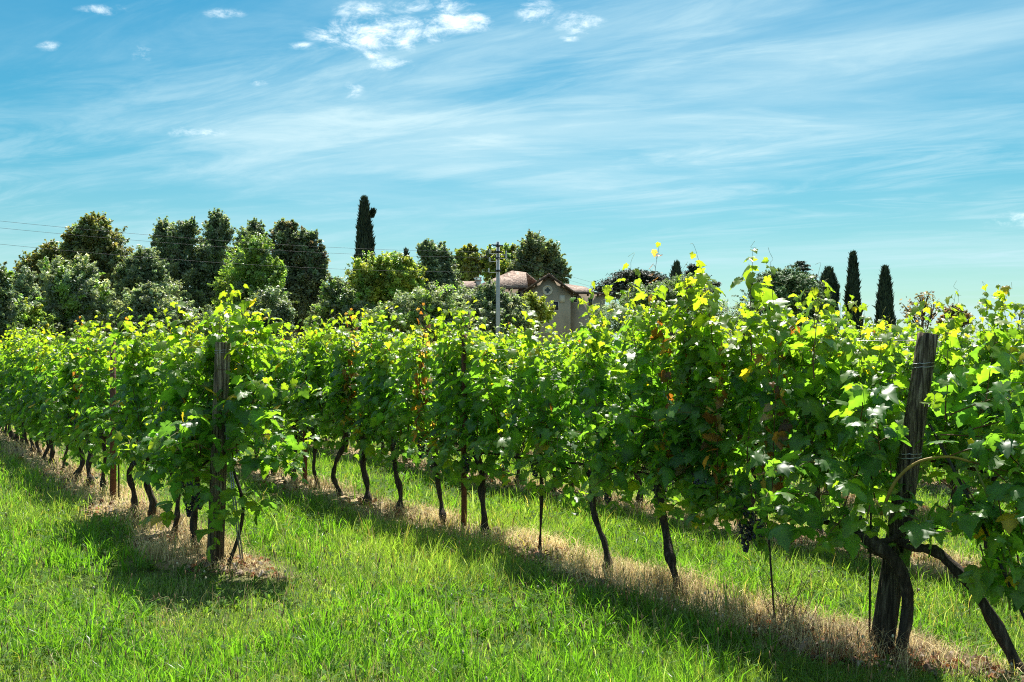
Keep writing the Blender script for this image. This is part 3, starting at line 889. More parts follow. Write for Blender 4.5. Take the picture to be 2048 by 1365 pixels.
def cypress(label, Y, px, top, half, tip=0.12, n=6000, bump=None, flat=False):
    """columnar cypress: upright sprays hugging a tapered column, ragged at the edge"""
    m_px = Y / FPX
    b0 = at(px, HZ, Y)
    zt = at(px, top, Y).z
    o = thing('cypress_tree', label, 'cypress tree', (b0.x, Y, 0), 0, 'cypresses on the skyline')
    tb = MB()
    tb.tube([(0, 0, -0.3), (0, 0, zt * 0.4), (0, 0, zt * 0.93)], [0.28, 0.2, 0.05], 8)
    tb.build('trunk', M_TRUNK, o, True)
    u = rng.uniform(0, 1, n) ** 0.9
    hw = half * m_px
    prof = np.where(u < 0.12, 0.7 + 2.5 * u, 1.0) * np.clip((1 - u) / (0.62 if not flat else 0.2), 0, 1) ** 0.55
    prof = np.maximum(prof, 0.06)
    a = rng.uniform(0, 2 * math.pi, n)
    wob = 1 + 0.13 * np.sin(3 * a + u * 19) + 0.10 * np.sin(5 * a - u * 41) + 0.07 * rng.normal(0, 1, n)
    r_ = hw * prof * wob * rng.uniform(0.45, 1.0, n) ** 0.4
    P = np.stack([np.cos(a) * r_, np.sin(a) * r_, 0.6 + u * (zt - 0.6)], -1)
    if bump:
        for (bx, by, br) in bump:
            c_ = at(bx, by, Y)
            k = n // 30
            Q = rng.normal(0, br * m_px * 0.45, (k, 3)) + np.array([c_.x - b0.x, 0, c_.z])
            P = np.concatenate([P, Q])
    n2_ = len(P)
    out_ = np.stack([P[:, 0], P[:, 1], np.zeros(n2_)], -1)
    out_ /= np.linalg.norm(out_, axis=1, keepdims=True) + 1e-6
    t = np.array([0, 0, 1.0]) + out_ * 0.25 + rng.normal(0, .22, (n2_, 3))
    t /= np.linalg.norm(t, axis=1, keepdims=True)
    s = np.cross(t, out_ + rng.normal(0, .5, (n2_, 3)))
    s /= np.linalg.norm(s, axis=1, keepdims=True) + 1e-6
    L = (rng.uniform(0.35, 0.8, n2_) * Y / 110)[:, None]
    wd = L * 0.22
    V = np.stack([P - t * L * .3, P + s * wd, P + t * L, P - s * wd], 1).reshape(-1, 3)
    i = np.arange(n2_)[:, None] * 4
    F = np.concatenate([i + np.array([0, 1, 2]), i + np.array([0, 2, 3])])
    col = np.array(CYP)[rng.integers(0, 3, n2_)] * rng.uniform(0.7, 1.4, (n2_, 1))
    link('crown', mesh_np('crown', V, F, M_NEEDLE, np.repeat(col, 4, 0)), o)


cypress('tall dark cypress towering over the yellow green round tree', 112, 729, 402, 23, n=15000, bump=[(744, 430, 3.5)])
cypress('slim dark cypress, tallest of those above the leaning post row', 150, 1706, 512, 15, n=7000)
cypress('dark cypress standing beside the open brown leaved tree', 145, 1770, 541, 17, n=7000)
cypress('short blurred cypress just right of the domed pine', 150, 1657, 543, 17, n=5500, flat=True)
cypress('small blunt cypress behind the flat topped cedar', 170, 1353, 531, 11, n=3500, flat=True)
cypress('thin dark cypress tip behind the tall robinia crown', 120, 812, 506, 6, n=1500)


def cedar(label, Y, px, plates, base_w=0.4):
    """cedar: flat layered plates of needles on level limbs"""
    m_px = Y / FPX
    b0 = at(px, HZ, Y)
    o = thing('cedar_tree', label, 'cedar tree', (b0.x, Y, 0), 0, G_T)
    tb = MB()
    topz = max(at(0, p[1], Y).z for p in plates)
    tb.tube([(0, 0, -0.3), (0, 0, topz * 0.6), (0, 0, topz)], [base_w, base_w * .7, 0.06], 8)
    PP, CC = [], []
    for (cx, cy_, hw, th, cnt) in plates:
        c_ = at(cx, cy_, Y) - Vector((b0.x, Y, 0))
        hw_, th_ = hw * m_px, th * m_px
        tb.tube(spline([(0, 0, c_.z - 0.12 * abs(c_.x) - 0.3), (c_.x * 0.6, 0, c_.z - 0.1), (c_.x + np.sign(c_.x + 1e-3) * hw_ * 0.7, 0, c_.z + th_ * .2)], 7), np.linspace(0.14, 0.03, 7), 6)
        nb = max(4, cnt // 40)
        a = rng.uniform(0, 6.28, nb)
        r_ = rng.uniform(0.1, 1, nb) ** 0.6
        ctr = np.stack([c_.x + np.cos(a) * r_ * hw_, np.sin(a) * r_ * hw_ * 0.9, c_.z + rng.normal(0, .35, nb) * th_ - r_ * r_ * th_ * 0.7], -1)
        q = np.repeat(ctr, 40, 0) + rng.normal(0, 1, (nb * 40, 3)) * np.array([hw_ * .16 + .12, hw_ * .16 + .12, th_ * 0.22])
        PP.append(q)
        CC.append(np.array(CED)[rng.integers(0, 2, len(q))] * rng.uniform(.7, 1.3, (len(q), 1)))
    P, K = np.concatenate(PP), np.concatenate(CC)
    tb.build('trunk', M_TRUNK, o, True)
    V, F, K = leaf_cards(P, np.full(len(P), 0.15 * Y / 110), np.tile([0, 0, 1.0], (len(P), 1)), .45, K, 2.4)
    link('crown', mesh_np('crown', V, F, M_NEEDLE, K), o)


cedar('broad flat topped cedar behind the vines right of the villa', 120, 1275,
      [(1270, 548, 46, 9, 2600), (1300, 556, 44, 8, 2000), (1245, 562, 44, 9, 2000), (1285, 572, 66, 9, 2600), (1225, 574, 26, 8, 1000), (1260, 590, 60, 10, 2000), (1200, 578, 20, 8, 700), (1320, 575, 30, 9, 1000), (1280, 544, 26, 7, 900)])
cedar('pointed cedar with one branch sticking up to the right', 140, 1388,
      [(1387, 535, 11, 7, 700), (1388, 545, 15, 8, 900), (1392, 556, 20, 8, 900), (1405, 530, 7, 2, 150), (1410, 566, 24, 7, 800), (1385, 572, 30, 8, 900), (1425, 572, 12, 3, 160), (1432, 566, 8, 2, 100)])
cedar('thin topped cedar poking out over the domed pine', 135, 1600,
      [(1602, 524, 6, 3, 130), (1600, 530, 15, 4, 420), (1604, 537, 17, 4, 420), (1600, 545, 12, 5, 300), (1622, 552, 14, 5, 420), (1625, 562, 16, 7, 700), (1590, 560, 18, 8, 500)])

# ------------------------------------------------------------------ grapevines
_half = np.array([(0.0, 0.0), (0.05, -0.11), (0.15, -0.21), (0.25, -0.175), (0.33, -0.19), (0.41, -0.09), (0.48, -0.06), (0.46, 0.05), (0.41, 0.11), (0.51, 0.15),
                  (0.545, 0.24), (0.63, 0.33), (0.53, 0.37), (0.47, 0.46), (0.33, 0.43), (0.36, 0.55), (0.28, 0.62), (0.27, 0.74), (0.17, 0.79), (0.12, 0.90)])
_tip = np.array([[0, 1.03]])


def leaf_templates(k):
    outl = []
    for q in range(k):
        r_ = np.random.default_rng(100 + q)
        R_ = _half * (1 + r_.normal(0, .03, _half.shape))
        L_ = _half[1:] * np.array([-1, 1]) * (1 + r_.normal(0, .03, _half[1:].shape))
        ring = np.concatenate([R_, _tip, L_[::-1]])            # sinus -> right -> tip -> left
        inner = np.array([(0, 0.14), (0, 0.5), (0.2, 0.12), (-0.2, 0.12), (0.22, 0.3), (-0.22, 0.3)])
        V2 = np.concatenate([ring, inner])
        nR = len(ring)
        ti = len(R_)
        c0, c1, rl, ll, ru, lu = range(nR, nR + 6)
        F = []
        def fan(c, a, b):
            for i in range(a, b):
                F.append((c, i, (i + 1) % nR))
        fan(rl, 0, 8); F.append((rl, 8, ru)); fan(ru, 8, 14); F.append((ru, 14, c1)); fan(c1, 14, ti)
        F += [(c0, 0, rl), (c0, rl, ru), (c0, ru, c1)]
        lt = nR - 14
        fan(c1, ti, lt); F.append((c1, lt, lu)); fan(lu, lt, nR - 8); F.append((lu, nR - 8, ll)); fan(ll, nR - 8, nR - 1)
        F += [(ll, nR - 1, 0), (c0, ll, 0), (c0, lu, ll), (c0, c1, lu)]
        x, y = V2[:, 0], V2[:, 1]
        d2 = x * x + (y - 0.2) ** 2
        droop = r_.uniform(0.12, 0.8)
        fold = r_.uniform(-0.15, 0.42)
        z = -droop * d2 + fold * np.abs(x) - 0.05 + 0.075 * np.sin(7 * np.arctan2(x, y - 0.15) + r_.uniform(0, 6)) * np.sqrt(d2)
        z += r_.normal(0, .012, len(z))
        V = np.stack([x, y, z], -1)
        shade = np.ones(len(V)) * 0.94
        shade[nR:] = 1.14
        outl.append((V, np.array(F), shade))
    return outl


LT = leaf_templates(14)
LEAF_MATURE = np.array([(0.048, 0.122, 0.029), (0.060, 0.143, 0.030), (0.042, 0.108, 0.037), (0.070, 0.155, 0.030)])
LEAF_MID = np.array([(0.080, 0.165, 0.022), (0.098, 0.175, 0.022)])
LEAF_YOUNG = np.array([(0.125, 0.180, 0.022), (0.150, 0.190, 0.024), (0.108, 0.175, 0.026)])
LEAF_DRY = np.array([(0.15, 0.060, 0.025), (0.20, 0.095, 0.04), (0.10, 0.045, 0.022), (0.26, 0.17, 0.09)])


class Vine:
    """gathers the leaves and the canes of one vine in its local frame (x along the row)"""
    def __init__(self, seed):
        self.r = np.random.default_rng(seed)
        self.lp, self.lt, self.ln, self.ls, self.lc = [], [], [], [], []
        self.canes = MB()

    def leaf(self, p, tip, nrm, size, age):
        r = self.r
        if age == 'dry':
            c = LEAF_DRY[r.integers(0, 4)]
        else:
            x = r.random()
            g = float(np.clip(age * 1.15 + r.normal(0, .16), 0, 1))
            if x < 0.16:
                g = max(g, .45)
            a, b_, y = LEAF_MATURE[r.integers(0, 4)], LEAF_MID[r.integers(0, 2)], LEAF_YOUNG[r.integers(0, 3)]
            c = a + (b_ - a) * min(1, g * 2) if g < .5 else b_ + (y - b_) * (g * 2 - 1)
            if x > 0.985:
                c = np.array([0.26, 0.21, 0.025])
        self.lp.append(p); self.lt.append(tip); self.ln.append(nrm); self.ls.append(size)
        self.lc.append(c * r.uniform(0.82, 1.2))

    def shoot(self, start, d0, length, leafsize=0.12, gravity=0.0, lift=0.25, curl=0.10, step=0.052, ymax=0.22, lateral=0.25,
              young=True, dry=0.0, skip=0.0, r0=0.0042, zc=1.75, level=0, tendril=False, age0=0.0):
        r = self.r
        p = np.array(start, float)
        d = np.array(d0, float)
        d /= np.linalg.norm(d)
        n = max(3, int(length / step))
        pts = [p.copy()]
        side = 1
        plane = r.uniform(0, math.pi)
        for i in range(n):
            f = i / n
            d = d + r.normal(0, curl, 3) + np.array([0, 0, lift * 0.12]) - np.array([0, 0, gravity * (0.05 + 0.22 * f)])
            if ymax and abs(p[1]) > ymax and p[2] < zc:
                d[1] -= np.sign(p[1]) * 0.25
            d /= np.linalg.norm(d)
            p = p + d * step
            pts.append(p.copy())
            if r.random() < skip:
                continue
            side = -side
            ang = plane + r.normal(0, .5) + (math.pi if side > 0 else 0)
            out_ = np.array([math.cos(ang) * 0.75, math.sin(ang) * 1.1, 0.0])
            out_ -= (out_ @ d) * d * 0.5
            out_ /= np.linalg.norm(out_) + 1e-6
            age = (max(0.0, f - 0.55) / 0.45 if young else 0.0)
            age = max(age, age0, (p[2] - 1.35) * 1.0 if young else 0)
            size = leafsize * r.uniform(0.62, 1.30) * (1 - 0.60 * max(0, f - 0.6) / 0.4)
            pet = out_ * 0.8 + np.array([0, 0, 0.45]) + r.normal(0, .22, 3)
            pl = size * r.uniform(0.45, 0.85)
            q = p + pet / np.linalg.norm(pet) * pl
            tip = out_ * 0.75 + np.array([0, 0, -0.62]) + r.normal(0, .38, 3)
            nrm = out_ * 0.55 + np.array([0, 0, 0.75]) + r.normal(0, .36, 3)
            if dry and r.random() < dry:
                tip = np.array([0, 0, -1.0]) + r.normal(0, .4, 3)
                nrm = r.normal(0, 1, 3)
                self.leaf(q, tip, nrm, size * 0.7, 'dry')
            else:
                self.leaf(q, tip, nrm, size, age)
            if size > 0.05:
                self.canes.tube([p, (p + q) / 2 + np.array([0, 0, .006]), q], 0.0014, 3, (0.16, 0.17, 0.05) if r.random() < .6 else (0.17, 0.09, 0.05), False)
            if level == 0 and r.random() < lateral and 0.05 < f < 0.9:
                self.shoot(p, out_ + np.array([0, 0, r.uniform(-0.1, .6)]), r.uniform(0.12, 0.34), leafsize * 0.62, gravity=r.uniform(0.2, 1.0), lift=0, curl=.12, step=0.045,
                           ymax=0, lateral=0, young=young, r0=0.0022, level=1, age0=age * 0.8 + r.uniform(0, .35))
        P = np.array(pts)
        f = np.linspace(0, 1, len(P))
        rad = r0 * (1 - 0.75 * f)
        k = np.clip(f * 1.6 - 0.4, 0, 1)[:, None]
        colr = np.array([0.13, 0.055, 0.03]) * (1 - k) + np.array([0.14, 0.17, 0.04]) * k
        if dry > 0.5:
            colr = np.tile([0.10, 0.042, 0.025], (len(P), 1))
        self.canes.tube(P, rad, 5, np.repeat(colr, 5, 0), False)
        if tendril:
            e = P[-1]
            self.canes.tube(spline([e, e + d * .03 + r.normal(0, .01, 3), e + d * .06 + r.normal(0, .015, 3), e + d * .08 + r.normal(0, .025, 3)], 8), 0.0011, 3, (0.2, 0.2, 0.05), False)

    def leaves_mesh(self, name):
        lp, ls, lc = np.array(self.lp), np.array(self.ls), np.array(self.lc)
        T, N = np.array(self.lt), np.array(self.ln)
        N /= np.linalg.norm(N, axis=1, keepdims=True) + 1e-9
        T -= (T * N).sum(1, keepdims=True) * N
        T /= np.linalg.norm(T, axis=1, keepdims=True) + 1e-9
        B = np.cross(T, N)
        M = MB()
        pick = self.r.integers(0, len(LT), len(lp))
        for q, (V, F, sh) in enumerate(LT):
            ix = np.where(pick == q)[0]
            if not len(ix):
                continue
            v = V[None] * ls[ix][:, None, None]
            sx = self.r.uniform(.85, 1.12, len(ix))[:, None, None]
            zs_ = self.r.uniform(.5, 1.6, len(ix))[:, None, None]
            W_ = v[:, :, 0:1] * sx * B[ix][:, None] + v[:, :, 1:2] * T[ix][:, None] + v[:, :, 2:3] * zs_ * N[ix][:, None] + lp[ix][:, None]
            Fq = (F[None] + (np.arange(len(ix)) * len(V))[:, None, None]).reshape(-1, 3)
            col = (lc[ix][:, None, :] * sh[None, :, None]).reshape(-1, 3)
            M.add(W_.reshape(-1, 3), Fq, col)
        return M.mesh(name, M_LEAF, True)


def bunch_mesh(seed, n=46, L=0.17, dark=True):
    """hanging bunch: berries packed round a tapering stem"""
    r = np.random.default_rng(seed)
    M = MB()
    # icosahedron berry
    t = (1 + 5 ** .5) / 2
    ico = np.array([(-1, t, 0), (1, t, 0), (-1, -t, 0), (1, -t, 0), (0, -1, t), (0, 1, t), (0, -1, -t), (0, 1, -t), (t, 0, -1), (t, 0, 1), (-t, 0, -1), (-t, 0, 1)])
    ico /= np.linalg.norm(ico[0])
    fi = np.array([(0, 11, 5), (0, 5, 1), (0, 1, 7), (0, 7, 10), (0, 10, 11), (1, 5, 9), (5, 11, 4), (11, 10, 2), (10, 7, 6), (7, 1, 8), (3, 9, 4), (3, 4, 2), (3, 2, 6), (3, 6, 8), (3, 8, 9), (4, 9, 5), (2, 4, 11), (6, 2, 10), (8, 6, 7), (9, 8, 1)])
    # one subdivision
    V, F, cache = list(ico), [], {}
    def midp(a, b):
        k = (min(a, b), max(a, b))
        if k not in cache:
            m = (V[a] + V[b]) / 2
            V.append(m / np.linalg.norm(m))
            cache[k] = len(V) - 1
        return cache[k]
    for a, b, c in fi:
        ab, bc, ca = midp(a, b), midp(b, c), midp(c, a)
        F += [(a, ab, ca), (b, bc, ab), (c, ca, bc), (ab, bc, ca)]
    V, F = np.array(V), np.array(F)
    for i in range(n):
        u = (i + r.random()) / n
        a = i * 2.4 + r.normal(0, .3)
        rad = 0.042 * (1 - u) ** 0.6 * r.uniform(.6, 1.05) + 0.004
        p = np.array([math.cos(a) * rad, math.sin(a) * rad, -0.03 - u * L])
        c = np.array([0.022, 0.02, 0.045]) if (dark and r.random() < 0.8) else np.array([0.12, 0.16, 0.045])
        M.add(V * 0.0095 * r.uniform(.85, 1.15) + p, F, c * r.uniform(.7, 1.3))
    M.tube([(0, 0, 0.03), (0, 0, -0.06), (0, 0, -L)], [0.003, 0.0025, 0.001], 4, (0.12, 0.14, 0.05))
    return M.mesh('grape_bunch', M_GRAPE, True)


BUNCH = [bunch_mesh(i, 52, 0.15 + 0.02 * (i % 3), True) for i in range(4)]


def trunk_mesh(seed, lean=0.0, top=0.74, thick=0.034, wave=0.03, arms=True):
    r = np.random.default_rng(seed)
    M = MB()
    pts = [(0, 0, -0.08), (r.normal(0, wave * .3), r.normal(0, wave * .4), 0.06), (lean * 0.25 + r.normal(0, wave), r.normal(0, wave), 0.22),
           (lean * 0.55 + r.normal(0, wave), r.normal(0, wave), 0.42), (lean * 0.85 + r.normal(0, wave * .7), r.normal(0, wave), 0.60), (lean, r.normal(0, .015), top)]
    P = spline(pts, 30)
    f = np.linspace(0, 1, 30)
    rad = thick * (1.35 - 0.65 * np.clip(f * 4, 0, 1) + 0.10 * np.sin(f * 23 + seed) + 0.35 * np.exp(-((f - 1) / .10) ** 2) + 0.3 * np.exp(-((f - r.uniform(.08, .3)) / .05) ** 2))
    g = 1 + 0.20 * np.sin(np.arange(12)[None] * 2.6 + f[:, None] * 9 + seed) + r.normal(0, .08, (30, 12))
    rad = rad * (1 + 0.16 * np.clip(np.interp(f * 12, np.arange(14), r.normal(0, 1, 14)), -1, 2))
    M.tube(P, rad, 12, groove=g)
    if arms:
        for sg in (-1, 1):
            A = spline([P[-1] + np.array([0, 0, -.03]), P[-1] + np.array([sg * .08, r.normal(0, .01), .05]), (sg * .24, r.normal(0, .02), .80), (sg * .46, r.normal(0, .02), .79 + r.normal(0, .015))], 12)
            M.tube(A, np.linspace(.019, .0085, 12), 7)
    return M.mesh('trunk', M_BARK, True)


def std_vine(seed, tall=1.0, n_shoots=10, half=0.43, dry=0.0, droop=8, leaf=0.108):
    v = Vine(seed)
    r = v.r
    for i in range(n_shoots):
        x = -half + 2 * half * (i + r.uniform(.1, .9)) / n_shoots
        top = r.uniform(1.75, 2.12) * tall
        if r.random() < 0.16:
            top += r.uniform(.05, .2)
        z0 = r.uniform(.74, .86)
        v.shoot((x, r.normal(0, .03), z0), (r.normal(0, .18), r.normal(0, .28), 1), top - z0, leaf, lift=0.9, curl=.085, ymax=0.17,
                dry=0.9 if r.random() < dry else 0.008, tendril=r.random() < .5, lateral=.34)
    for i in range(droop):
        x = r.uniform(-half, half)
        sy = 1 if i % 2 else -1
        v.shoot((x, r.normal(0, .03), r.uniform(.8, 1.2)), (r.normal(0, .5), sy * 1.0, r.uniform(-.1, .5)), r.uniform(.22, .68), leaf * .95, gravity=1.1, lift=0, curl=.1, ymax=0, young=False, lateral=.2)
    # low leaves round the cordon
    for i in range(13):
        x = r.uniform(-half, half)
        v.shoot((x, r.normal(0, .04), r.uniform(.56, .86)), (r.normal(0, .6), r.choice([-1, 1]) * r.uniform(.3, 1), r.uniform(-.6, .2)), r.uniform(.1, .26), leaf * .95, gravity=.7, lift=0, ymax=0, young=False, lateral=0)
    return v


def make_set(v, tagname):
    return v.leaves_mesh('foliage'), v.canes.mesh('shoots', M_CANE, True)


SETS = [make_set(std_vine(1000 + i, 1.0 + 0.02 * ((i * 7) % 5 - 2)), i) for i in range(11)]
SETS_DRY = [make_set(std_vine(2000 + i, 1.04, dry=.3), i) for i in range(2)]
SETS_TALL = [make_set(std_vine(3000 + i, 1.08, n_shoots=12), i) for i in range(2)]
TRUNKS = [trunk_mesh(40 + i, 0.06 * ((i % 3) - 1)) for i in range(8)]

ORD = ['first', 'second', 'third', 'fourth', 'fifth', 'sixth', 'seventh', 'eighth', 'ninth', 'tenth', 'eleventh', 'twelfth', 'thirteenth', 'fourteenth', 'fifteenth',
       'sixteenth', 'seventeenth', 'eighteenth', 'nineteenth', 'twentieth']
G_V = {1: 'grapevines in the row behind the upright post', 2: 'grapevines in the row behind the leaning post', 3: 'grapevines in the second row back from the leaning post',
       4: 'grapevines in the third row back from the leaning post', 5: 'grapevines in the fourth row back from the leaning post'}
FAR_V = {1: 'grapevine far down the row behind the upright post, trunk lost in shade',
         2: 'grapevine far down the row behind the leaning post, only its leafy top showing',
         3: 'grapevine one row behind the leaning post row, glimpsed through its gaps',
         4: 'grapevine two rows behind the leaning post row, glimpsed through gaps',
         5: 'grapevine three rows behind the leaning post row, glimpsed through gaps'}


def put_vine(k, s, label, trunk, sets, flip, sc=1.0, bunches=2, tall=1.0, low=0.0):
    p = row_pt(k, s)
    o = thing('grapevine', label, 'grapevine', (p[0], p[1], gz(p[0], p[1])), ROW_ANG + (math.pi if flip else 0), G_V[k])
    o.scale = (sc, sc * random.uniform(.85, 1.2), sc * tall)
    if trunk is not None:
        link('trunk', trunk, o)
    for nm, dt in zip(('foliage', 'shoots'), sets):
        q = link(nm, dt, o)
        q.location.z = -low
        q.scale.z = 1 + low * .45
    for i in range(bunches):
        b = link('grape_bunch', BUNCH[random.randrange(4)], o)
        b.location = (random.uniform(-.4, .4), random.choice([-1, 1]) * random.uniform(.05, .13), random.uniform(.68, .86))
        b.rotation_euler = (random.uniform(-.1, .1), random.uniform(-.1, .1), random.uniform(0, 6.28))
    return o


def lean_m(k, s, dpx):
    p = row_pt(k, s)
    rate = FPX * (D[0] * p[1] - p[0] * D[1]) / p[1] ** 2
    return dpx / rate


vc = 0
# row of the upright post: trunks where the photo shows them, then evenly spaced
seen1 = [(388, -4), (345, 0), (300, 6), (268, 0), (205, 4), (180, -8), (153, 0), (128, 3), (104, 0)]
s_list = [(row_s_at_px(1, a), d) for a, d in seen1]
s_last = s_list[-1][0]
while s_last < 32:
    s_last += 0.80 + random.uniform(-.06, .06)
    s_list.append((s_last, random.uniform(-3, 3)))
for i, (s, dpx) in enumerate(s_list):
    near = i < 18
    lab = f'{ORD[i]} grapevine behind the upright post in its row' if near else FAR_V[1]
    tr = trunk_mesh(300 + i, lean_m(1, s, dpx), thick=0.036 + 0.006 * (i % 3 == 2), wave=.03) if i < 10 else TRUNKS[i % 8]
    st = SETS[(i * 3 + 1) % 11] if i not in (5,) else SETS_DRY[0]
    put_vine(1, s, lab, tr, st, False if i < 10 else i % 2 == 1, random.uniform(.97, 1.04), 2 if i < 8 else (1 if i < 16 else 0), tall=random.uniform(.94, 1.06), low=min(.26, max(0, (i - 3) * .035)))

# row of the leaning post
seen2 = [(1355, -45), (1215, -35), (1078, 0), (965, -6), (885, -14), (798, -14), (735, -12), (680, 8), (633, -6)]
s_list = [(row_s_at_px(2, a), d) for a, d in seen2]
s_last = s_list[-1][0]
while s_last < 40:
    s_last += 0.80 + random.uniform(-.06, .06)
    s_list.append((s_last, random.uniform(-3, 3)))
for i, (s, dpx) in enumerate(s_list):
    near = i < 17
    lab = f'{ORD[i]} grapevine behind the leaning post in its row' if near else FAR_V[2]
    if i == 2:
        lab = 'slim young grapevine tied to a thin stake, third behind the leaning post'
    if i < 10:
        tr = trunk_mesh(500 + i, lean_m(2, s, dpx), thick=0.012 if i == 2 else 0.032 + 0.006 * (i % 3 == 0), wave=.012 if i == 2 else .028)
    else:
        tr = TRUNKS[(i * 3) % 8]
    st = SETS[(i * 5 + 2) % 11]
    if i in (0,):
        st = SETS_DRY[1]
    if i in (4, 6):
        st = SETS_DRY[0]
    put_vine(2, s, lab, tr, st, False if i < 10 else i % 2 == 1, random.uniform(.98, 1.05), 2 if i < 8 else (1 if i < 14 else 0), tall=(1.05, .99, .93, .96, 1.03)[i] if i < 5 else random.uniform(.93, 1.05))

# rows behind
for k, s0, s1 in ((3, 3.6, 38), (4, 9.2, 40), (5, 15.0, 42)):
    s, i = s0, 0
    while s < s1:
        lab = FAR_V[k]
        if k == 3 and i < 6:
            lab = f'{ORD[i]} grapevine from the picture edge in the row behind the leaning post row'
        put_vine(k, s, lab, TRUNKS[(i * 3 + k) % 8], SETS[(i * 4 + k) % 11] if not (k == 3 and i in (1, 2)) else SETS_TALL[i % 2], random.random() < .5, random.uniform(.97, 1.05), 1 if (k == 3 and i < 14) else 0, tall=random.uniform(.96, 1.05))
        s += 0.82 + random.uniform(-.06, .06)
        i += 1


# ------------------------------------------------------------------ end posts
def post(label, base, top, r0, r1, seg=44, dark=1.0, seed=1):
    """old split-wood post with long drying cracks"""
    r = np.random.default_rng(seed)
    o = thing('vineyard_post', label, 'post', tuple(base), 0)
    n = 46
    t = np.linspace(0, 1, n)
    d_ = Vector(top) - Vector(base)
    P = np.outer(t, np.array(d_)) + np.array([0, 0, 0])
    P[0] -= np.array(d_) * 0.06
    a = np.linspace(0, 2 * math.pi, seg, endpoint=False)
    g = np.ones((n, seg))
    for _ in range(17):
        a0, wd, dep = r.uniform(0, 6.28), r.uniform(.04, .13), r.uniform(.05, .22)
        t0, t1 = sorted(r.uniform(-.2, 1.2, 2))
        path = a0 + 0.14 * np.sin(t * r.uniform(2, 7) + r.uniform(0, 6))
        dd = np.abs((a[None] - path[:, None] + math.pi) % (2 * math.pi) - math.pi)
        on = np.clip((t - t0) * 8, 0, 1) * np.clip((t1 - t) * 8, 0, 1)
        g -= dep * np.exp(-(dd / wd) ** 2) * on[:, None]
    g += r.normal(0, .008, (n, seg)) + 0.03 * np.sin(2 * a + 1)[None]
    rad = r0 + (r1 - r0) * t
    b_ = MB()
    rag = P.copy()
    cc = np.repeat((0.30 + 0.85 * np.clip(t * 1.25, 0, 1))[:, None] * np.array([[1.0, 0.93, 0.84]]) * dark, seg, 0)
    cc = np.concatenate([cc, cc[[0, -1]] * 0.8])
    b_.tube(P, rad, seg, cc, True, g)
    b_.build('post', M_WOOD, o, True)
    # wire wraps
    for z in (0.62, 0.90) if seed == 2 else (0.955,):
        c_ = np.array(d_) * z
        rr_ = r0 + (r1 - r0) * z
        th = np.linspace(0, 2 * math.pi * 2.3, 46)
        Q = np.stack([c_[0] + np.cos(th) * rr_ * 1.03, c_[1] + np.sin(th) * rr_ * 1.03, c_[2] + np.linspace(-.02, .025, 46) + r.normal(0, .002, 46)], -1)
        wr = MB()
        wr.tube(Q, 0.0028, 5)
        if seed == 2 and z < .7:
            wr.tube(spline([Q[0], Q[0] + np.array([-.05, -.03, -.02]), Q[0] + np.array([-.09, -.02, .04])], 6), 0.004, 5)
        wr.build('wire_wrap', M_STEEL, o)
    return o


pl_b = at(430, 1140, 7.86)
pl_t = at(446, 685, 7.86)
post('upright grey weathered wooden end post among the vine leaves', (pl_b.x, 7.86, gz(pl_b.x, 7.86)), pl_t, 0.068, 0.061, dark=1.7, seed=1)
pr_b = at(1760, 1330, 5.40)
pr_t = at(1856, 668, 5.40)
post('thick leaning wooden end post with cracked grain and wire tie', (pr_b.x, 5.40, gz(pr_b.x, 5.40)), pr_t, 0.064, 0.053, dark=0.95, seed=2)


# ------------------------------------------------------------------ the two end vines, grown by hand round their posts
def local_of(o_loc, ang):
    c_, s_ = math.cos(-ang), math.sin(-ang)
    def f(p):
        x, y, z = p[0] - o_loc[0], p[1] - o_loc[1], p[2] - o_loc[2]
        return np.array([c_ * x - s_ * y, s_ * x + c_ * y, z])
    return f


def dir_local(ang, v):
    c_, s_ = math.cos(-ang), math.sin(-ang)
    return np.array([c_ * v[0] - s_ * v[1], s_ * v[0] + c_ * v[1], v[2]])


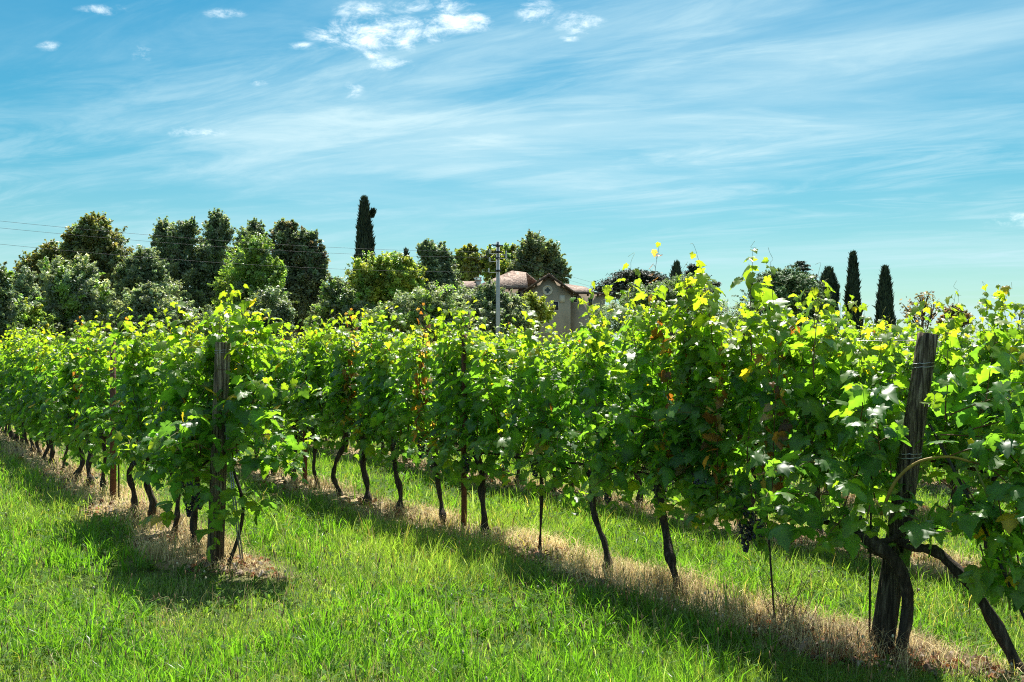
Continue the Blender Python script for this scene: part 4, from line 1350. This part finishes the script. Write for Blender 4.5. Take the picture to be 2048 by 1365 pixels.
def end_vine_right():
    base = (pr_b.x + 0.05, 5.36, gz(pr_b.x, 5.4))
    o = thing('grapevine', 'gnarled grapevine with twisted trunk growing against the leaning post', 'grapevine', base, ROW_ANG, G_V[2])
    L = local_of(base, ROW_ANG)
    tm = MB()
    P = spline([L(at(1794, 1345, 5.30)), L(at(1804, 1290, 5.30)), L(at(1815, 1215, 5.29)), L(at(1809, 1160, 5.25)), L(at(1783, 1115, 5.23)), L(at(1752, 1092, 5.25)), L(at(1735, 1078, 5.3))], 34)
    f = np.linspace(0, 1, 34)
    g = 1 + 0.16 * np.sin(np.arange(14)[None] * 2.1 + f[:, None] * 14) + rng.normal(0, .06, (34, 14))
    tm.tube(P, 0.027 + 0.007 * f + 0.010 * np.exp(-((f - .85) / .12) ** 2) + 0.02 * np.exp(-(f / .08) ** 2), 14, groove=g)
    tm.build('trunk', M_BARK, o, True)
    am = MB()
    am.tube(spline([P[-3], L(at(1700, 1062, 5.5)), L(at(1620, 1035, 5.8)), L(at(1540, 1020, 6.15))], 16), np.linspace(.024, .009, 16), 8)
    am.tube(spline([P[-6], L(at(1790, 1075, 5.3)), L(at(1815, 1050, 5.33)), L(at(1830, 1010, 5.36))], 10), np.linspace(.02, .010, 10), 8)
    am.build('cordon', M_BARK, o, True)
    yc = MB()
    Q = spline([L(at(1762, 1030, 5.2)), L(at(1790, 965, 5.14)), L(at(1835, 925, 5.1)), L(at(1895, 914, 5.06)), L(at(1945, 925, 5.02))], 22)
    yc.tube(Q, np.linspace(.0095, .006, 22), 7, (0.30, 0.20, 0.045))
    yc.build('cane', M_CANE, o, True)['label'] = 'bent yellow cane arching past the post'
    v = Vine(77)
    r = v.r
    # canopy between the post and the first trunk behind it (local x runs back along the row)
    for i in range(20):
        x = -0.02 + 1.75 * (i + r.uniform(.1, .9)) / 20
        top = r.uniform(1.70, 1.93) + (r.uniform(.08, .26) if x > 0.6 else 0)
        z0 = r.uniform(.74, .92)
        v.shoot((x, r.normal(0, .04), z0), (r.normal(0, .16), r.normal(0, .25), 1), top - z0, .122, lift=.9, curl=.085, ymax=.17, dry=.02, tendril=True, lateral=.3)
    for x in (0.74, 1.2):                        # dead canes with shrivelled leaves
        v.shoot((x, 0.12, .72), (.02, .1, 1), 1.0, .10, lift=.9, curl=.05, ymax=.25, dry=1.0, lateral=0, young=False, step=.035)
    for i in range(14):
        x = r.uniform(-.05, 1.5)
        v.shoot((x, r.normal(0, .04), r.uniform(.58, .95)), (r.normal(0, .5), r.uniform(.2, 1), r.uniform(-.4, .4)), r.uniform(.2, .42), .118, gravity=.9, lift=0, ymax=0, young=False, lateral=.15)
    for (px, z0, z1) in ((1465, 1.6, 2.25), (1530, 1.6, 2.34), (1400, 1.6, 2.12), (1585, 1.6, 2.18), (1620, 1.55, 2.08), (1430, 1.6, 2.16), (1690, 1.5, 1.98)):
        xs_ = row_s_at_px(2, px - 42)
        v.shoot((xs_, r.normal(0, .05), z0), (r.normal(0, .12), r.normal(0, .1), 1), (z1 - z0) * 1.08, .105, lift=.9, curl=.09, ymax=.3, lateral=.2, tendril=True, step=.05)
    # leaves held close round the foot of the canopy at the post
    for (px, py, Y, dx_, dz_, ln) in ((1700, 960, 5.25, -.5, .1, .35), (1660, 990, 5.3, -.8, 0, .35), (1740, 1010, 5.2, -.3, -.3, .3), (1690, 1030, 5.35, -.7, -.4, .3), (1760, 900, 5.2, -.3, .5, .4),
                                       (1720, 850, 5.25, -.2, .6, .4), (1780, 1010, 5.12, .3, -.4, .22), (1800, 1060, 5.1, .4, .1, .16), (1640, 930, 5.45, -.5, .2, .4), (1600, 1000, 5.6, -.6, -.4, .35)):
        v.shoot(L(at(px, py, Y)), dir_local(ROW_ANG, (dx_, -.5, dz_)), ln, .12, gravity=.5, lift=0, ymax=0, young=False, lateral=.25)
    fo, ca = make_set(v, 'right')
    link('foliage', fo, o)
    link('shoots', ca, o)
    for (px, py, Y) in ((1500, 1025, 6.1), (1515, 1045, 6.05), (1492, 1050, 6.12), (1712, 1040, 5.5), (1700, 1050, 5.45)):
        b = link('grape_bunch', BUNCH[random.randrange(4)], o)
        b.location = L(at(px, py - 18, Y))
    # the vine that leans in from the picture edge, and its leaves in front
    lb = at(2052, 1372, 5.05)
    lb.z = gz(lb.x, 5.05)
    o2 = thing('grapevine', 'bare leaning grapevine trunk slanting from the corner up to the leaning post', 'grapevine', tuple(lb), 0, G_V[2])
    L2 = local_of(lb, 0)
    t2 = MB()
    P = spline([L2(at(2056, 1378, 5.05)), L2(at(2018, 1300, 5.07)), L2(at(1962, 1200, 5.10)), L2(at(1905, 1132, 5.14)), L2(at(1868, 1102, 5.18)), L2(at(1828, 1094, 5.26)), L2(at(1790, 1080, 5.32))], 34)
    g = 1 + 0.14 * np.sin(np.arange(12)[None] * 2.1 + f[:, None] * 17) + rng.normal(0, .06, (34, 12))
    t2.tube(P, 0.030 - 0.008 * f + .003 * np.sin(f * 31), 12, groove=g)
    t2.build('trunk', M_BARK, o2, True)
    v = Vine(91)
    starts = [((1945, 925), 5.02, (.5, -.1, -.1), .45), ((1895, 914), 5.06, (.6, -.2, .2), .5), ((1880, 870), 5.2, (.8, -.2, .0), .5), ((1900, 830), 5.25, (.7, -.2, .3), .5),
              ((1925, 960), 5.0, (.3, -.2, -.8), .45), ((1960, 900), 5.0, (.7, 0, .1), .4), ((1880, 960), 5.1, (.5, -.1, -.3), .4), ((1990, 980), 4.95, (.2, -.2, -1), .5),
              ((2010, 900), 5.0, (.5, 0, -.5), .45), ((2030, 1010), 4.95, (.1, -.1, -1), .5), ((1870, 1010), 5.15, (.5, -.1, -.2), .3), ((1850, 1060), 5.15, (.7, -.1, .3), .25),
              ((1960, 1090), 5.0, (.2, -.1, -.6), .25), ((2035, 1110), 4.95, (.1, 0, -1), .3), ((2000, 1050), 4.98, (.4, 0, -.4), .3), ((1905, 1000), 5.1, (.4, -.2, -.2), .35),
              ((1940, 860), 5.15, (.6, -.1, .1), .45), ((1985, 940), 5.0, (.3, -.3, -.3), .35), ((2045, 960), 5.0, (.2, -.2, -.3), .4), ((1915, 1050), 5.08, (.6, -.1, 0), .3)]
    for (pp, Y, dd, ln) in starts:
        v.shoot(L2(at(pp[0], pp[1], Y)), dd, ln, .125, gravity=.75, lift=0, curl=.1, ymax=0, young=False, lateral=.28, step=.066)
    for (pp, Y, dd, ln) in (((1890, 840), 5.3, (.15, .1, 1), .5), ((1960, 840), 5.3, (.2, .1, 1), .55)):
        v.shoot(L2(at(pp[0], pp[1], Y)), dd, ln, .11, lift=.5, curl=.08, ymax=0, lateral=.25)
    v.canes.tube(spline([L2(at(2020, 1220, 5.0)), L2(at(2008, 1120, 4.98)), L2(at(1985, 1020, 4.97)), L2(at(1950, 930, 5.0))], 12), .0055, 6, (0.18, 0.20, 0.05))
    fo, ca = make_set(v, 'corner')
    link('foliage', fo, o2)
    link('shoots', ca, o2)


end_vine_right()


def end_vine_left():
    base = (pl_b.x + 0.12, 7.80, gz(pl_b.x, 7.8))
    o = thing('grapevine', 'bushy grapevine wrapped round the upright post, shoots hanging out sideways', 'grapevine', base, ROW_ANG, G_V[1])
    L = local_of(base, ROW_ANG)
    tm = MB()
    tm.tube(spline([L(at(455, 1135, 7.75)), L(at(478, 1070, 7.72)), L(at(486, 1010, 7.70)), L(at(470, 950, 7.74)), L(at(450, 900, 7.8))], 18), np.linspace(.016, .011, 18), 8)
    tm.build('trunk', M_BARK, o, True)
    v = Vine(123)
    r = v.r
    for i in range(9):
        x = -0.1 + 0.6 * (i + r.random()) / 9
        v.shoot((x, r.normal(0, .1), r.uniform(.75, .95)), (r.normal(0, .2), r.normal(0, .3), 1), r.uniform(.8, 1.15), .12, lift=.9, curl=.09, ymax=.25, lateral=.3)
    for (px, py, Y, dd, ln, g_) in ((455, 900, 7.6, (.9, -.2, .35), .62, .9), (460, 860, 7.65, (.9, -.1, .5), .6, .9), (470, 930, 7.6, (1, -.1, .15), .55, .8), (450, 830, 7.6, (.6, -.4, .5), .5, .9),
                                  (465, 980, 7.65, (.7, -.2, -.1), .4, .6), (480, 800, 7.75, (.8, -.1, .3), .45, 1), (470, 890, 7.7, (1, .1, .2), .65, .9), (500, 930, 7.7, (1, 0, .4), .4, 1),
                                  (420, 900, 7.6, (-.3, -.8, .2), .4, .8), (400, 940, 7.65, (-.5, -.7, 0), .4, .7), (380, 980, 7.7, (-.5, -.7, -.3), .35, .6), (430, 960, 7.6, (0, -.8, -.2), .35, .7),
                                  (410, 850, 7.6, (-.2, -.9, .4), .4, .9), (440, 1010, 7.62, (.3, -.5, -.6), .3, .5), (360, 920, 7.7, (-.6, -.7, .1), .4, .7), (430, 1050, 7.68, (-.1, -.2, -.9), .22, .3),
                                  (390, 870, 7.6, (-.3, -.8, .4), .4, .9), (350, 880, 7.7, (-.4, -.8, .4), .4, .9), (520, 870, 7.75, (.8, -.1, .2), .4, .9)):
        v.shoot(L(at(px, py, Y)), dir_local(ROW_ANG, dd), ln, .118, gravity=g_, lift=0, curl=.1, ymax=0, young=r.random() < .35, lateral=.28, step=.064)
    for (px, py, Y, dd, ln) in ((468, 800, 7.95, (.05, .05, 1), .95), (450, 780, 8.0, (.12, 0, 1), .85), (500, 800, 8.0, (.1, .1, 1), .8), (485, 780, 8.05, (.18, .1, 1), .62), (425, 790, 8.0, (0, 0.1, 1), .6),
                                (440, 760, 8.0, (0, .05, 1), .66)):
        v.shoot(L(at(px, py, Y)), dir_local(ROW_ANG, dd), ln, .115, lift=.5, curl=.075, ymax=0, lateral=.3, tendril=True)
    v.shoot(L(at(505, 680, 8.0)), dir_local(ROW_ANG, (.5, 0, .45)), .32, .09, lift=.2, ymax=0, lateral=.1)
    # the head of the post stands clear: no leaves on the open side of it
    pz = L((pl_b.x, pl_b.y, 0))
    open_ = dir_local(ROW_ANG, (0.05, -1, 0))
    keep = []
    for i_, q in enumerate(v.lp):
        rel = np.array([q[0] - pz[0], q[1] - pz[1]])
        along_ = rel @ open_[:2]
        across_ = abs(rel @ np.array([-open_[1], open_[0]]))
        keep.append(not (q[2] > 1.42 and q[2] < 1.92 and along_ > -.05 and across_ < .14))
    for nm in ('lp', 'lt', 'ln', 'ls', 'lc'):
        setattr(v, nm, [a for a, k in zip(getattr(v, nm), keep) if k])
    fo, ca = make_set(v, 'left')
    link('foliage', fo, o)
    link('shoots', ca, o)
    for (px, py, Y) in ((385, 975, 7.75), (400, 990, 7.7), (378, 995, 7.78)):
        b = link('grape_bunch', BUNCH[random.randrange(4)], o)
        b.location = L(at(px, py - 18, Y))


end_vine_left()

# ------------------------------------------------------------------ slim posts, rods, anchor cables and trellis wires
def slim_post(name, label, k, px, r_, h, mat, group=None, lean=0.0):
    s = row_s_at_px(k, px)
    p = row_pt(k, s)
    z0 = gz(p[0], p[1])
    o = thing(name, label, 'post' if r_ > .015 else 'stake', (p[0], p[1], z0), ROW_ANG, group)
    b_ = MB()
    b_.tube([(0, 0, -.1), (lean * .5, 0, h * .5), (lean, 0, h)], [r_ * 1.05, r_, r_ * .92], 10)
    b_.build('shaft', mat, o, True)
    if r_ > .015:
        for z in (.80, 1.15, 1.5, 1.75):
            c_ = MB()
            c_.tube([(lean * z / h - .006, -r_ - .004, z), (lean * z / h + .006, -r_ - .018, z + .012), (lean * z / h + .006, -r_ - .004, z + .02)], .003, 5)
            c_.build('wire_hook', M_STEEL, o)


slim_post('trellis_post', 'slim rusty steel post in the leaning post row beside a straight trunk', 2, 928, .026, 1.85, M_RUST)
slim_post('trellis_post', 'slim dark post far along the leaning post row', 2, 610, .03, 1.85, M_RUST)
slim_post('trellis_post', 'slim brown wooden post among trunks of the upright post row', 1, 226, .034, 1.8, M_RUST)
slim_post('trellis_post', 'slim post in the row behind the leaning post row', 3, 1480, .028, 1.85, M_RUST)
slim_post('vine_stake', 'thin dark stake tied to the slim young vine', 2, 1081, .008, 1.3, M_HOSE)
slim_post('vine_stake', 'thin dark stake just right of the slim wooden post', 1, 238, .009, 1.1, M_HOSE, lean=.05)
slim_post('vine_stake', 'thin black rod standing against the gnarled vine trunk', 2, 1738, .006, 1.2, M_HOSE, lean=-.02)
slim_post('vine_stake', 'thin dark rod slanting under the leaves beside dry twigs', 2, 1552, .006, 0.9, M_HOSE, lean=.10)

WIRE_Z = [(0.80, 'lowest'), (1.15, 'second lowest'), (1.50, 'second highest'), (1.76, 'topmost')]
ROWNAME = {1: 'row behind the upright post', 2: 'row behind the leaning post', 3: 'row beyond the leaning post row'}
for k in (1, 2, 3):
    for z, nm in WIRE_Z:
        s0 = 0.0 if k < 3 else 3.2
        S = np.linspace(s0, 36, 60)
        Q = np.array([row_pt(k, s) for s in S])
        off = (pr_t.x - pr_b.x) * z / 1.8 if k == 2 else 0
        zz_ = z + 0.012 * np.sin(S * 1.1)
        P = np.stack([Q[:, 0] + off * np.exp(-S / 2), Q[:, 1], zz_], -1)
        b_ = MB()
        b_.tube(P, .0016, 4)
        tag(b_.build('trellis_wire', M_STEEL), f'{nm} steel trellis wire through the leaves of the {ROWNAME[k]}', 'wire', 'trellis wires of the vine rows')

ac = MB()
for o_ in (0, .018):
    ac.tube([np.array(at(481 + o_ * 250, 1118, 7.55)), np.array(at(466, 1000, 7.66)) + np.array([o_, 0, 0]), np.array(at(448, 820, 7.8)) + np.array([o_ * .6, 0, 0])], .0055, 6)
tag(ac.build('anchor_cable', M_STEEL), 'pale double anchor cable running down from the upright post', 'cable')
ac = MB()
ac.tube([np.array(at(2062, 1265, 4.75)), np.array(at(1960, 1040, 5.02)), np.array(at(1860, 850, 5.34))], .0075, 6)
tag(ac.build('anchor_cable', M_HOSE), 'dark anchor cable slanting from the leaning post to the corner', 'cable')

# dry twiggy weed below the gap beside the first vine
wd_ = at(1580, 1240, 5.95)
tw = thing('dry_weed', 'dry leafless twiggy weed standing in the straw under the gap', 'weed', (wd_.x, 5.95, gz(wd_.x, 5.95)))
b_ = MB()
for i in range(16):
    a = rng.uniform(0, 6.28)
    d0 = np.array([math.cos(a) * .45, math.sin(a) * .3, 1.0])
    p = np.array([rng.normal(0, .05), rng.normal(0, .03), -.02])
    q = p + d0 * rng.uniform(.2, .5)
    b_.tube(spline([p, (p + q) / 2 + rng.normal(0, .02, 3), q], 6), np.linspace(.0026, .001, 6), 4, (0.13, 0.075, 0.045))
    for _ in range(4):
        m_ = p + (q - p) * rng.uniform(.3, .9)
        b_.tube([m_, m_ + np.array([rng.normal(0, .06), rng.normal(0, .05), rng.uniform(.02, .09)])], [.0014, .0008], 3, (0.15, 0.09, 0.05))
b_.build('stems', M_CANE, tw)


# ------------------------------------------------------------------ grass and ground cover
def blades(P, h, wd, az, bend, col, flat=None):
    """three-triangle grass blades bending towards az"""
    n = len(P)
    fa = rng.uniform(0, 2 * math.pi, n)
    side = np.stack([np.cos(fa), np.sin(fa), np.zeros(n)], -1) * wd[:, None]
    dirb = np.stack([np.cos(az), np.sin(az), np.zeros(n)], -1)
    b1 = P + dirb * (bend * h * .22)[:, None] + np.array([0, 0, 1]) * (h * .55 * np.sqrt(np.clip(1 - (bend * .4) ** 2, 0.05, 1)))[:, None]
    tp = P + dirb * (bend * h * .80)[:, None] + np.array([0, 0, 1]) * (h * np.sqrt(np.clip(1 - (bend * .8) ** 2, .02, 1)))[:, None]
    V = np.stack([P - side * .5, P + side * .5, b1 + side * .42, b1 - side * .42, tp], 1).reshape(-1, 3)
    i = np.arange(n)[:, None] * 5
    F = np.concatenate([i + np.array([0, 1, 2]), i + np.array([0, 2, 3]), i + np.array([3, 2, 4])])
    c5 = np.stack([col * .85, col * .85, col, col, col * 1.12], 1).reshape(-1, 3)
    return V, F, c5


def scatter(n, y0, y1, pw, xpad=0.6):
    """points on the visible ground, denser where it is near"""
    t = rng.random(n)
    q = 1 - pw
    Y = (y0 ** q + t * (y1 ** q - y0 ** q)) ** (1 / q)
    half = 1024 / FPX * Y * 1.12 + xpad
    X = rng.uniform(-1, 1, n) * half
    # a thinner spread of the same plants carries on to either side of what the photo shows
    m = n // 7
    pick = rng.integers(0, n, m)
    Ys = Y[pick] * rng.uniform(.97, 1.03, m)
    Xs = np.sign(rng.normal(0, 1, m)) * (half[pick] + rng.uniform(0, 4.0, m))
    return np.concatenate([X, Xs]), np.concatenate([Y, Ys])


def build_grass():
    X, Y = scatter(560000, 4.3, 34, 1.9)
    st = strip_amount(X, Y)
    tuft = soft_noise(X, Y, 4.5) * .6 + soft_noise(X + 7, Y - 3, 1.1) * .6
    dens = np.clip(0.62 + 0.42 * tuft, .16, 1)
    keep = (rng.random(len(X)) < dens) & (rng.random(len(X)) > st * (.90 + .1 * soft_noise(X, Y - 7, 2.9)))
    X, Y, st, tuft = X[keep], Y[keep], st[keep], tuft[keep]
    u, s = grid_us(X, Y)
    n = len(X)
    fat = (Y / 6.0) ** 0.75
    lane = np.clip((s + .3) / 1.5, 0, 1)                      # taller inside the lanes, mown shorter on the headland
    h = (0.055 + 0.075 * rng.random(n) ** 1.5 + 0.07 * np.clip(tuft, -.8, 1.2)) * (0.62 + 0.68 * lane)
    tall = rng.random(n) < 0.06
    h = np.clip(np.where(tall, h * 1.7 + .03, h), .03, .30)
    wd = (0.0026 + 0.0026 * rng.random(n) ** 2) * fat
    broad = rng.random(n) < 0.05 + 0.06 * lane
    wd = np.where(broad, wd * 2.3, wd)
    az = rng.uniform(0, 2 * math.pi, n)
    bend = np.clip(rng.normal(.55, .3, n), .05, 1.1)
    g1, g2, g3 = np.array([0.074, 0.142, 0.030]), np.array([0.170, 0.238, 0.050]), np.array([0.24, 0.28, 0.16])
    mixv = np.clip(.55 + .45 * soft_noise(X + 3, Y + 5, .9) + .35 * soft_noise(X - 3, Y + 2, 3.7) + rng.normal(0, .3, n), 0, 1)[:, None]
    col = g1 * (1 - mixv) + g2 * mixv
    grey = (rng.random(n) < 0.10 + 0.30 * np.clip(soft_noise(X - 9, Y, 1.4) * 2, 0, 1) * (1.15 - lane))[:, None]
    col = np.where(grey, g3, col)
    pale = (rng.random(n) < 0.04 + .25 * np.clip(st, 0, 1) + .10 * np.clip(soft_noise(X + 21, Y, 2.4), 0, 1))[:, None]
    col = np.where(pale, np.array([0.28, 0.22, 0.10]), col) * rng.uniform(.75, 1.25, (n, 1))
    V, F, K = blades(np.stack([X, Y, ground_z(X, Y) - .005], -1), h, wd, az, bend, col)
    o = link('grass', mesh_np('grass', V, F, M_GRASS, K))
    tag(o, 'bright green grass filling the lanes and the open ground in front', 'grass', kind='stuff')

    # broad crabgrass tufts: fans of wide blades
    X, Y = scatter(5600, 4.4, 22, 1.6)
    st = strip_amount(X, Y)
    k_ = (st < .2) & (soft_noise(X, Y, 2.1) > -.1)
    X, Y = X[k_], Y[k_]
    m = 11
    n = len(X) * m
    Xr, Yr = np.repeat(X, m) + rng.normal(0, .022, n), np.repeat(Y, m) + rng.normal(0, .022, n)
    h = rng.uniform(.09, .23, n) * np.repeat(rng.uniform(.65, 1.15, len(X)), m)
    wd = rng.uniform(.006, .011, n) * (Yr / 6) ** .4
    col = np.repeat(np.array([[.095, .195, .022]]) * rng.uniform(.75, 1.25, (len(X), 1)), m, 0) * rng.uniform(.85, 1.15, (n, 1))
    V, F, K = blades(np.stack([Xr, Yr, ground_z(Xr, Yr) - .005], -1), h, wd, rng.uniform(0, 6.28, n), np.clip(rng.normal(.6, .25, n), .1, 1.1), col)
    o = link('crabgrass', mesh_np('crabgrass', V, F, M_GRASS, K))
    tag(o, 'broad bladed bright grass tufts standing above the turf', 'grass', kind='stuff')

    # plantain rosettes: a few long leaves lying outwards
    X, Y = scatter(1500, 4.4, 18, 1.6)
    k_ = strip_amount(X, Y) < .4
    X, Y = X[k_], Y[k_]
    m = 7
    n = len(X) * m
    az = np.repeat(rng.uniform(0, 6.28, len(X)), m) + np.tile(np.arange(m) * 2 * math.pi / m, len(X)) + rng.normal(0, .25, n)
    Ln = np.repeat(rng.uniform(.06, .14, len(X)), m) * rng.uniform(.7, 1.2, n)
    wd = Ln * rng.uniform(.14, .24, n)
    up = rng.uniform(.35, 1.3, n)
    dirb = np.stack([np.cos(az) * np.cos(up), np.sin(az) * np.cos(up), np.sin(up)], -1)
    sd = np.stack([-np.sin(az), np.cos(az), np.zeros(n)], -1)
    P = np.stack([np.repeat(X, m), np.repeat(Y, m), ground_z(np.repeat(X, m), np.repeat(Y, m))], -1)
    sag = np.array([0, 0, -1.0])
    q1 = P + dirb * (Ln * .45)[:, None] + sag * (Ln * .03)[:, None]
    q2 = P + dirb * (Ln * .75)[:, None] + sag * (Ln * .13)[:, None]
    q3 = P + dirb * Ln[:, None] + sag * (Ln * .28)[:, None]
    V = np.stack([P, q1 + sd * wd[:, None] * .5, q2 + sd * wd[:, None] * .42, q3, q2 - sd * wd[:, None] * .42, q1 - sd * wd[:, None] * .5], 1).reshape(-1, 3)
    i = np.arange(n)[:, None] * 6
    F = np.concatenate([i + np.array(t_) for t_ in ((0, 1, 5), (1, 2, 5), (2, 4, 5), (2, 3, 4))])
    col = np.repeat(np.array([[.075, .150, .028]]) * rng.uniform(.7, 1.4, (len(X), 1)), m, 0) * rng.uniform(.85, 1.2, (n, 1))
    o = link('plantain', mesh_np('plantain', V, F, M_CLOVER, np.repeat(col, 6, 0)))
    tag(o, 'broad leaved plantain rosettes growing among the grass', 'weeds', kind='stuff')

    # pale dry stalks standing through the turf
    X, Y = scatter(7000, 4.4, 20, 1.7)
    k_ = (soft_noise(X + 4, Y + 9, 1.5) > -.2) & (strip_amount(X, Y) < .8)
    X, Y = X[k_], Y[k_]
    n = len(X)
    V, F, K = blades(np.stack([X, Y, ground_z(X, Y)], -1), rng.uniform(.10, .27, n), rng.uniform(.0016, .003, n) * (Y / 5.5) ** .8, rng.uniform(0, 6.28, n),
                     np.clip(rng.normal(.7, .35, n), .05, 1.2), np.array([[.50, .43, .24]]) * rng.uniform(.6, 1.2, (n, 1)))
    o = link('dry_stalks', mesh_np('dry_stalks', V, F, M_STRAW, K))
    tag(o, 'pale dry grass stalks scattered through the green turf', 'dry grass', kind='stuff')

    # clover: three rounded leaflets on a short stalk
    X, Y = scatter(60000, 4.3, 20, 1.8)
    st = strip_amount(X, Y)
    pat = soft_noise(X + 17, Y - 8, 1.3)
    u, s = grid_us(X, Y)
    k_ = (st < .35) & ((pat > .15) | ((u > 2.25) & (u < 2.9)) | (rng.random(len(X)) < .2))
    X, Y = X[k_], Y[k_]
    n = len(X)
    zb = ground_z(X, Y) + rng.uniform(.025, .11, n)
    az = rng.uniform(0, 6.28, n)
    VV, FF, KK, off = [], [], [], 0
    size = rng.uniform(.009, .016, n) * (Y / 6) ** .5
    col0 = np.array([[.060, .125, .022]]) * rng.uniform(.7, 1.35, (n, 1))
    tilt = rng.normal(0, .35, (n, 2))
    for l in range(3):
        a = az + l * 2.094
        d_ = np.stack([np.cos(a), np.sin(a), np.zeros(n)], -1)
        s_ = np.stack([-np.sin(a), np.cos(a), np.zeros(n)], -1)
        c = np.stack([X, Y, zb], -1)
        def pt(fd, fs):
            q = c + d_ * (size * fd)[:, None] + s_ * (size * fs)[:, None]
            q[:, 2] += (q[:, 0] - X) * tilt[:, 0] + (q[:, 1] - Y) * tilt[:, 1]
            return q
        V = np.stack([pt(.05, 0), pt(.7, -.55), pt(1.35, -.42), pt(1.3, .42), pt(.7, .55)], 1).reshape(-1, 3)
        i = np.arange(n)[:, None] * 5
        F = np.concatenate([i + np.array([0, 1, 2]), i + np.array([0, 2, 3]), i + np.array([0, 3, 4])])
        VV.append(V); FF.append(F + off); KK.append(np.repeat(col0, 5, 0)); off += len(V)
    o = link('clover', mesh_np('clover', np.concatenate(VV), np.concatenate(FF), M_CLOVER, np.concatenate(KK)))
    tag(o, 'low clover leaves spread through the grass', 'clover', kind='stuff')

    # seed stalks: plantain and dried flower heads
    X, Y = scatter(2400, 4.4, 17, 1.4)
    st = strip_amount(X, Y)
    u, s = grid_us(X, Y)
    fr_ = u - np.floor(u)
    near_strip = (fr_ > .62) & (s > -1.0)
    k_ = (st < .3) & (near_strip | (rng.random(len(X)) < .35))
    X, Y = X[k_], Y[k_]
    b2 = MB()
    hh = rng.uniform(.13, .30, len(X))
    for x, y, h in zip(X, Y, hh):
        z = gz(x, y)
        lx, ly = rng.normal(0, .05), rng.normal(0, .05)
        f_ = (y / 6) ** .5
        b2.tube([(x, y, z), (x + lx * .4, y + ly * .4, z + h * .6), (x + lx, y + ly, z + h)], .0011 * f_, 3, (0.20, 0.19, 0.08), False)
        kind = rng.random()
        if kind < .9:
            b2.tube([(x + lx, y + ly, z + h - .004), (x + lx, y + ly, z + h + .008), (x + lx * 1.05, y + ly * 1.05, z + h + .03)], [.002 * f_, .0042 * f_, .0015 * f_], 5, (0.20, 0.12, 0.065))
        else:
            b2.tube([(x + lx, y + ly, z + h - .005), (x + lx, y + ly, z + h + .004), (x + lx, y + ly, z + h + .013)], [.003 * f_, .0075 * f_, .003 * f_], 6, (0.38, 0.35, 0.26))
    o = b2.build('seed_stalks', M_CANE)
    tag(o, 'thin weed stalks with brown and whitish seed heads in the grass', 'weeds', kind='stuff')

    # straw below the rows
    X, Y = scatter(420000, 4.3, 30, 1.9)
    st = strip_amount(X, Y)
    k_ = rng.random(len(X)) < np.clip(st * 1.05, 0, 1) * np.clip(.62 + .7 * soft_noise(X, Y + 4, 4.2), .12, 1)
    X, Y = X[k_], Y[k_]
    n = len(X)
    h = rng.uniform(.05, .20, n) * np.clip(1 + .5 * soft_noise(X + 2, Y, 3.3), .5, 1.6)
    wd = rng.uniform(.0018, .0036, n) * (Y / 5.5) ** .8
    bend = np.clip(rng.normal(.95, .22, n), .2, 1.24)
    cA, cB, cC = np.array([.76, .65, .37]), np.array([.54, .43, .24]), np.array([.28, .20, .125])
    x = rng.random((n, 1)) + .12 + .3 * soft_noise(X + 40, Y, 1.9)[:, None]
    col = np.where(x < .34, cC, np.where(x < .64, cB, cA)) * rng.uniform(.75, 1.2, (n, 1))
    greenish = (rng.random(n) < .05 + .25 * np.clip(soft_noise(X - 13, Y, 2.2) - .2, 0, 1))[:, None]
    col = np.where(greenish, np.array([.16, .19, .05]), col)
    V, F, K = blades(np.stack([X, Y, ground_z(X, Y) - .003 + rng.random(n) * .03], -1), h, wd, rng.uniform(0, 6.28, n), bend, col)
    o = link('dry_grass', mesh_np('dry_grass', V, F, M_STRAW, K))
    tag(o, 'matted straw coloured dead grass in strips under the vines', 'dry grass', kind='stuff')

    # fallen vine leaves and crumbled litter on the strips
    X, Y = scatter(52000, 4.4, 22, 1.7)
    st = strip_amount(X, Y)
    u, s = grid_us(X, Y)
    k_ = (st > .4) & (soft_noise(X + 5, Y - 2, 2.6) > -.25)
    X, Y = X[k_], Y[k_]
    n = len(X)
    Mb = MB()
    lcol = np.array([(0.17, 0.085, 0.05), (0.26, 0.19, 0.14), (0.11, 0.075, 0.06), (0.30, 0.25, 0.21), (0.24, 0.09, 0.035)])
    P = np.stack([X, Y, ground_z(X, Y) + rng.uniform(.01, .05, n)], -1)
    N = np.array([0, 0, 1.0]) + rng.normal(0, .55, (n, 3))
    N /= np.linalg.norm(N, axis=1, keepdims=True)
    T = rng.normal(0, 1, (n, 3))
    T -= (T * N).sum(1, keepdims=True) * N
    T /= np.linalg.norm(T, axis=1, keepdims=True)
    B = np.cross(T, N)
    size = rng.uniform(.02, .07, n)
    pick = rng.integers(0, len(LT), n)
    for q, (V, F, sh) in enumerate(LT):
        ix = np.where(pick == q)[0]
        v = V[None] * size[ix][:, None, None]
        W_ = v[:, :, 0:1] * rng.uniform(.4, 1, (len(ix), 1, 1)) * B[ix][:, None] + v[:, :, 1:2] * T[ix][:, None] + v[:, :, 2:3] * 2.2 * N[ix][:, None] + P[ix][:, None]
        c = lcol[rng.integers(0, 5, len(ix))] * rng.uniform(.7, 1.2, (len(ix), 1))
        Mb.add(W_.reshape(-1, 3), (F[None] + (np.arange(len(ix)) * len(V))[:, None, None]).reshape(-1, 3), np.repeat(c, len(V), 0))
    o = Mb.build('fallen_leaves', M_STRAW)
    tag(o, 'brown and grey fallen vine leaves littering the dry strips', 'fallen leaves', kind='stuff')


build_grass()
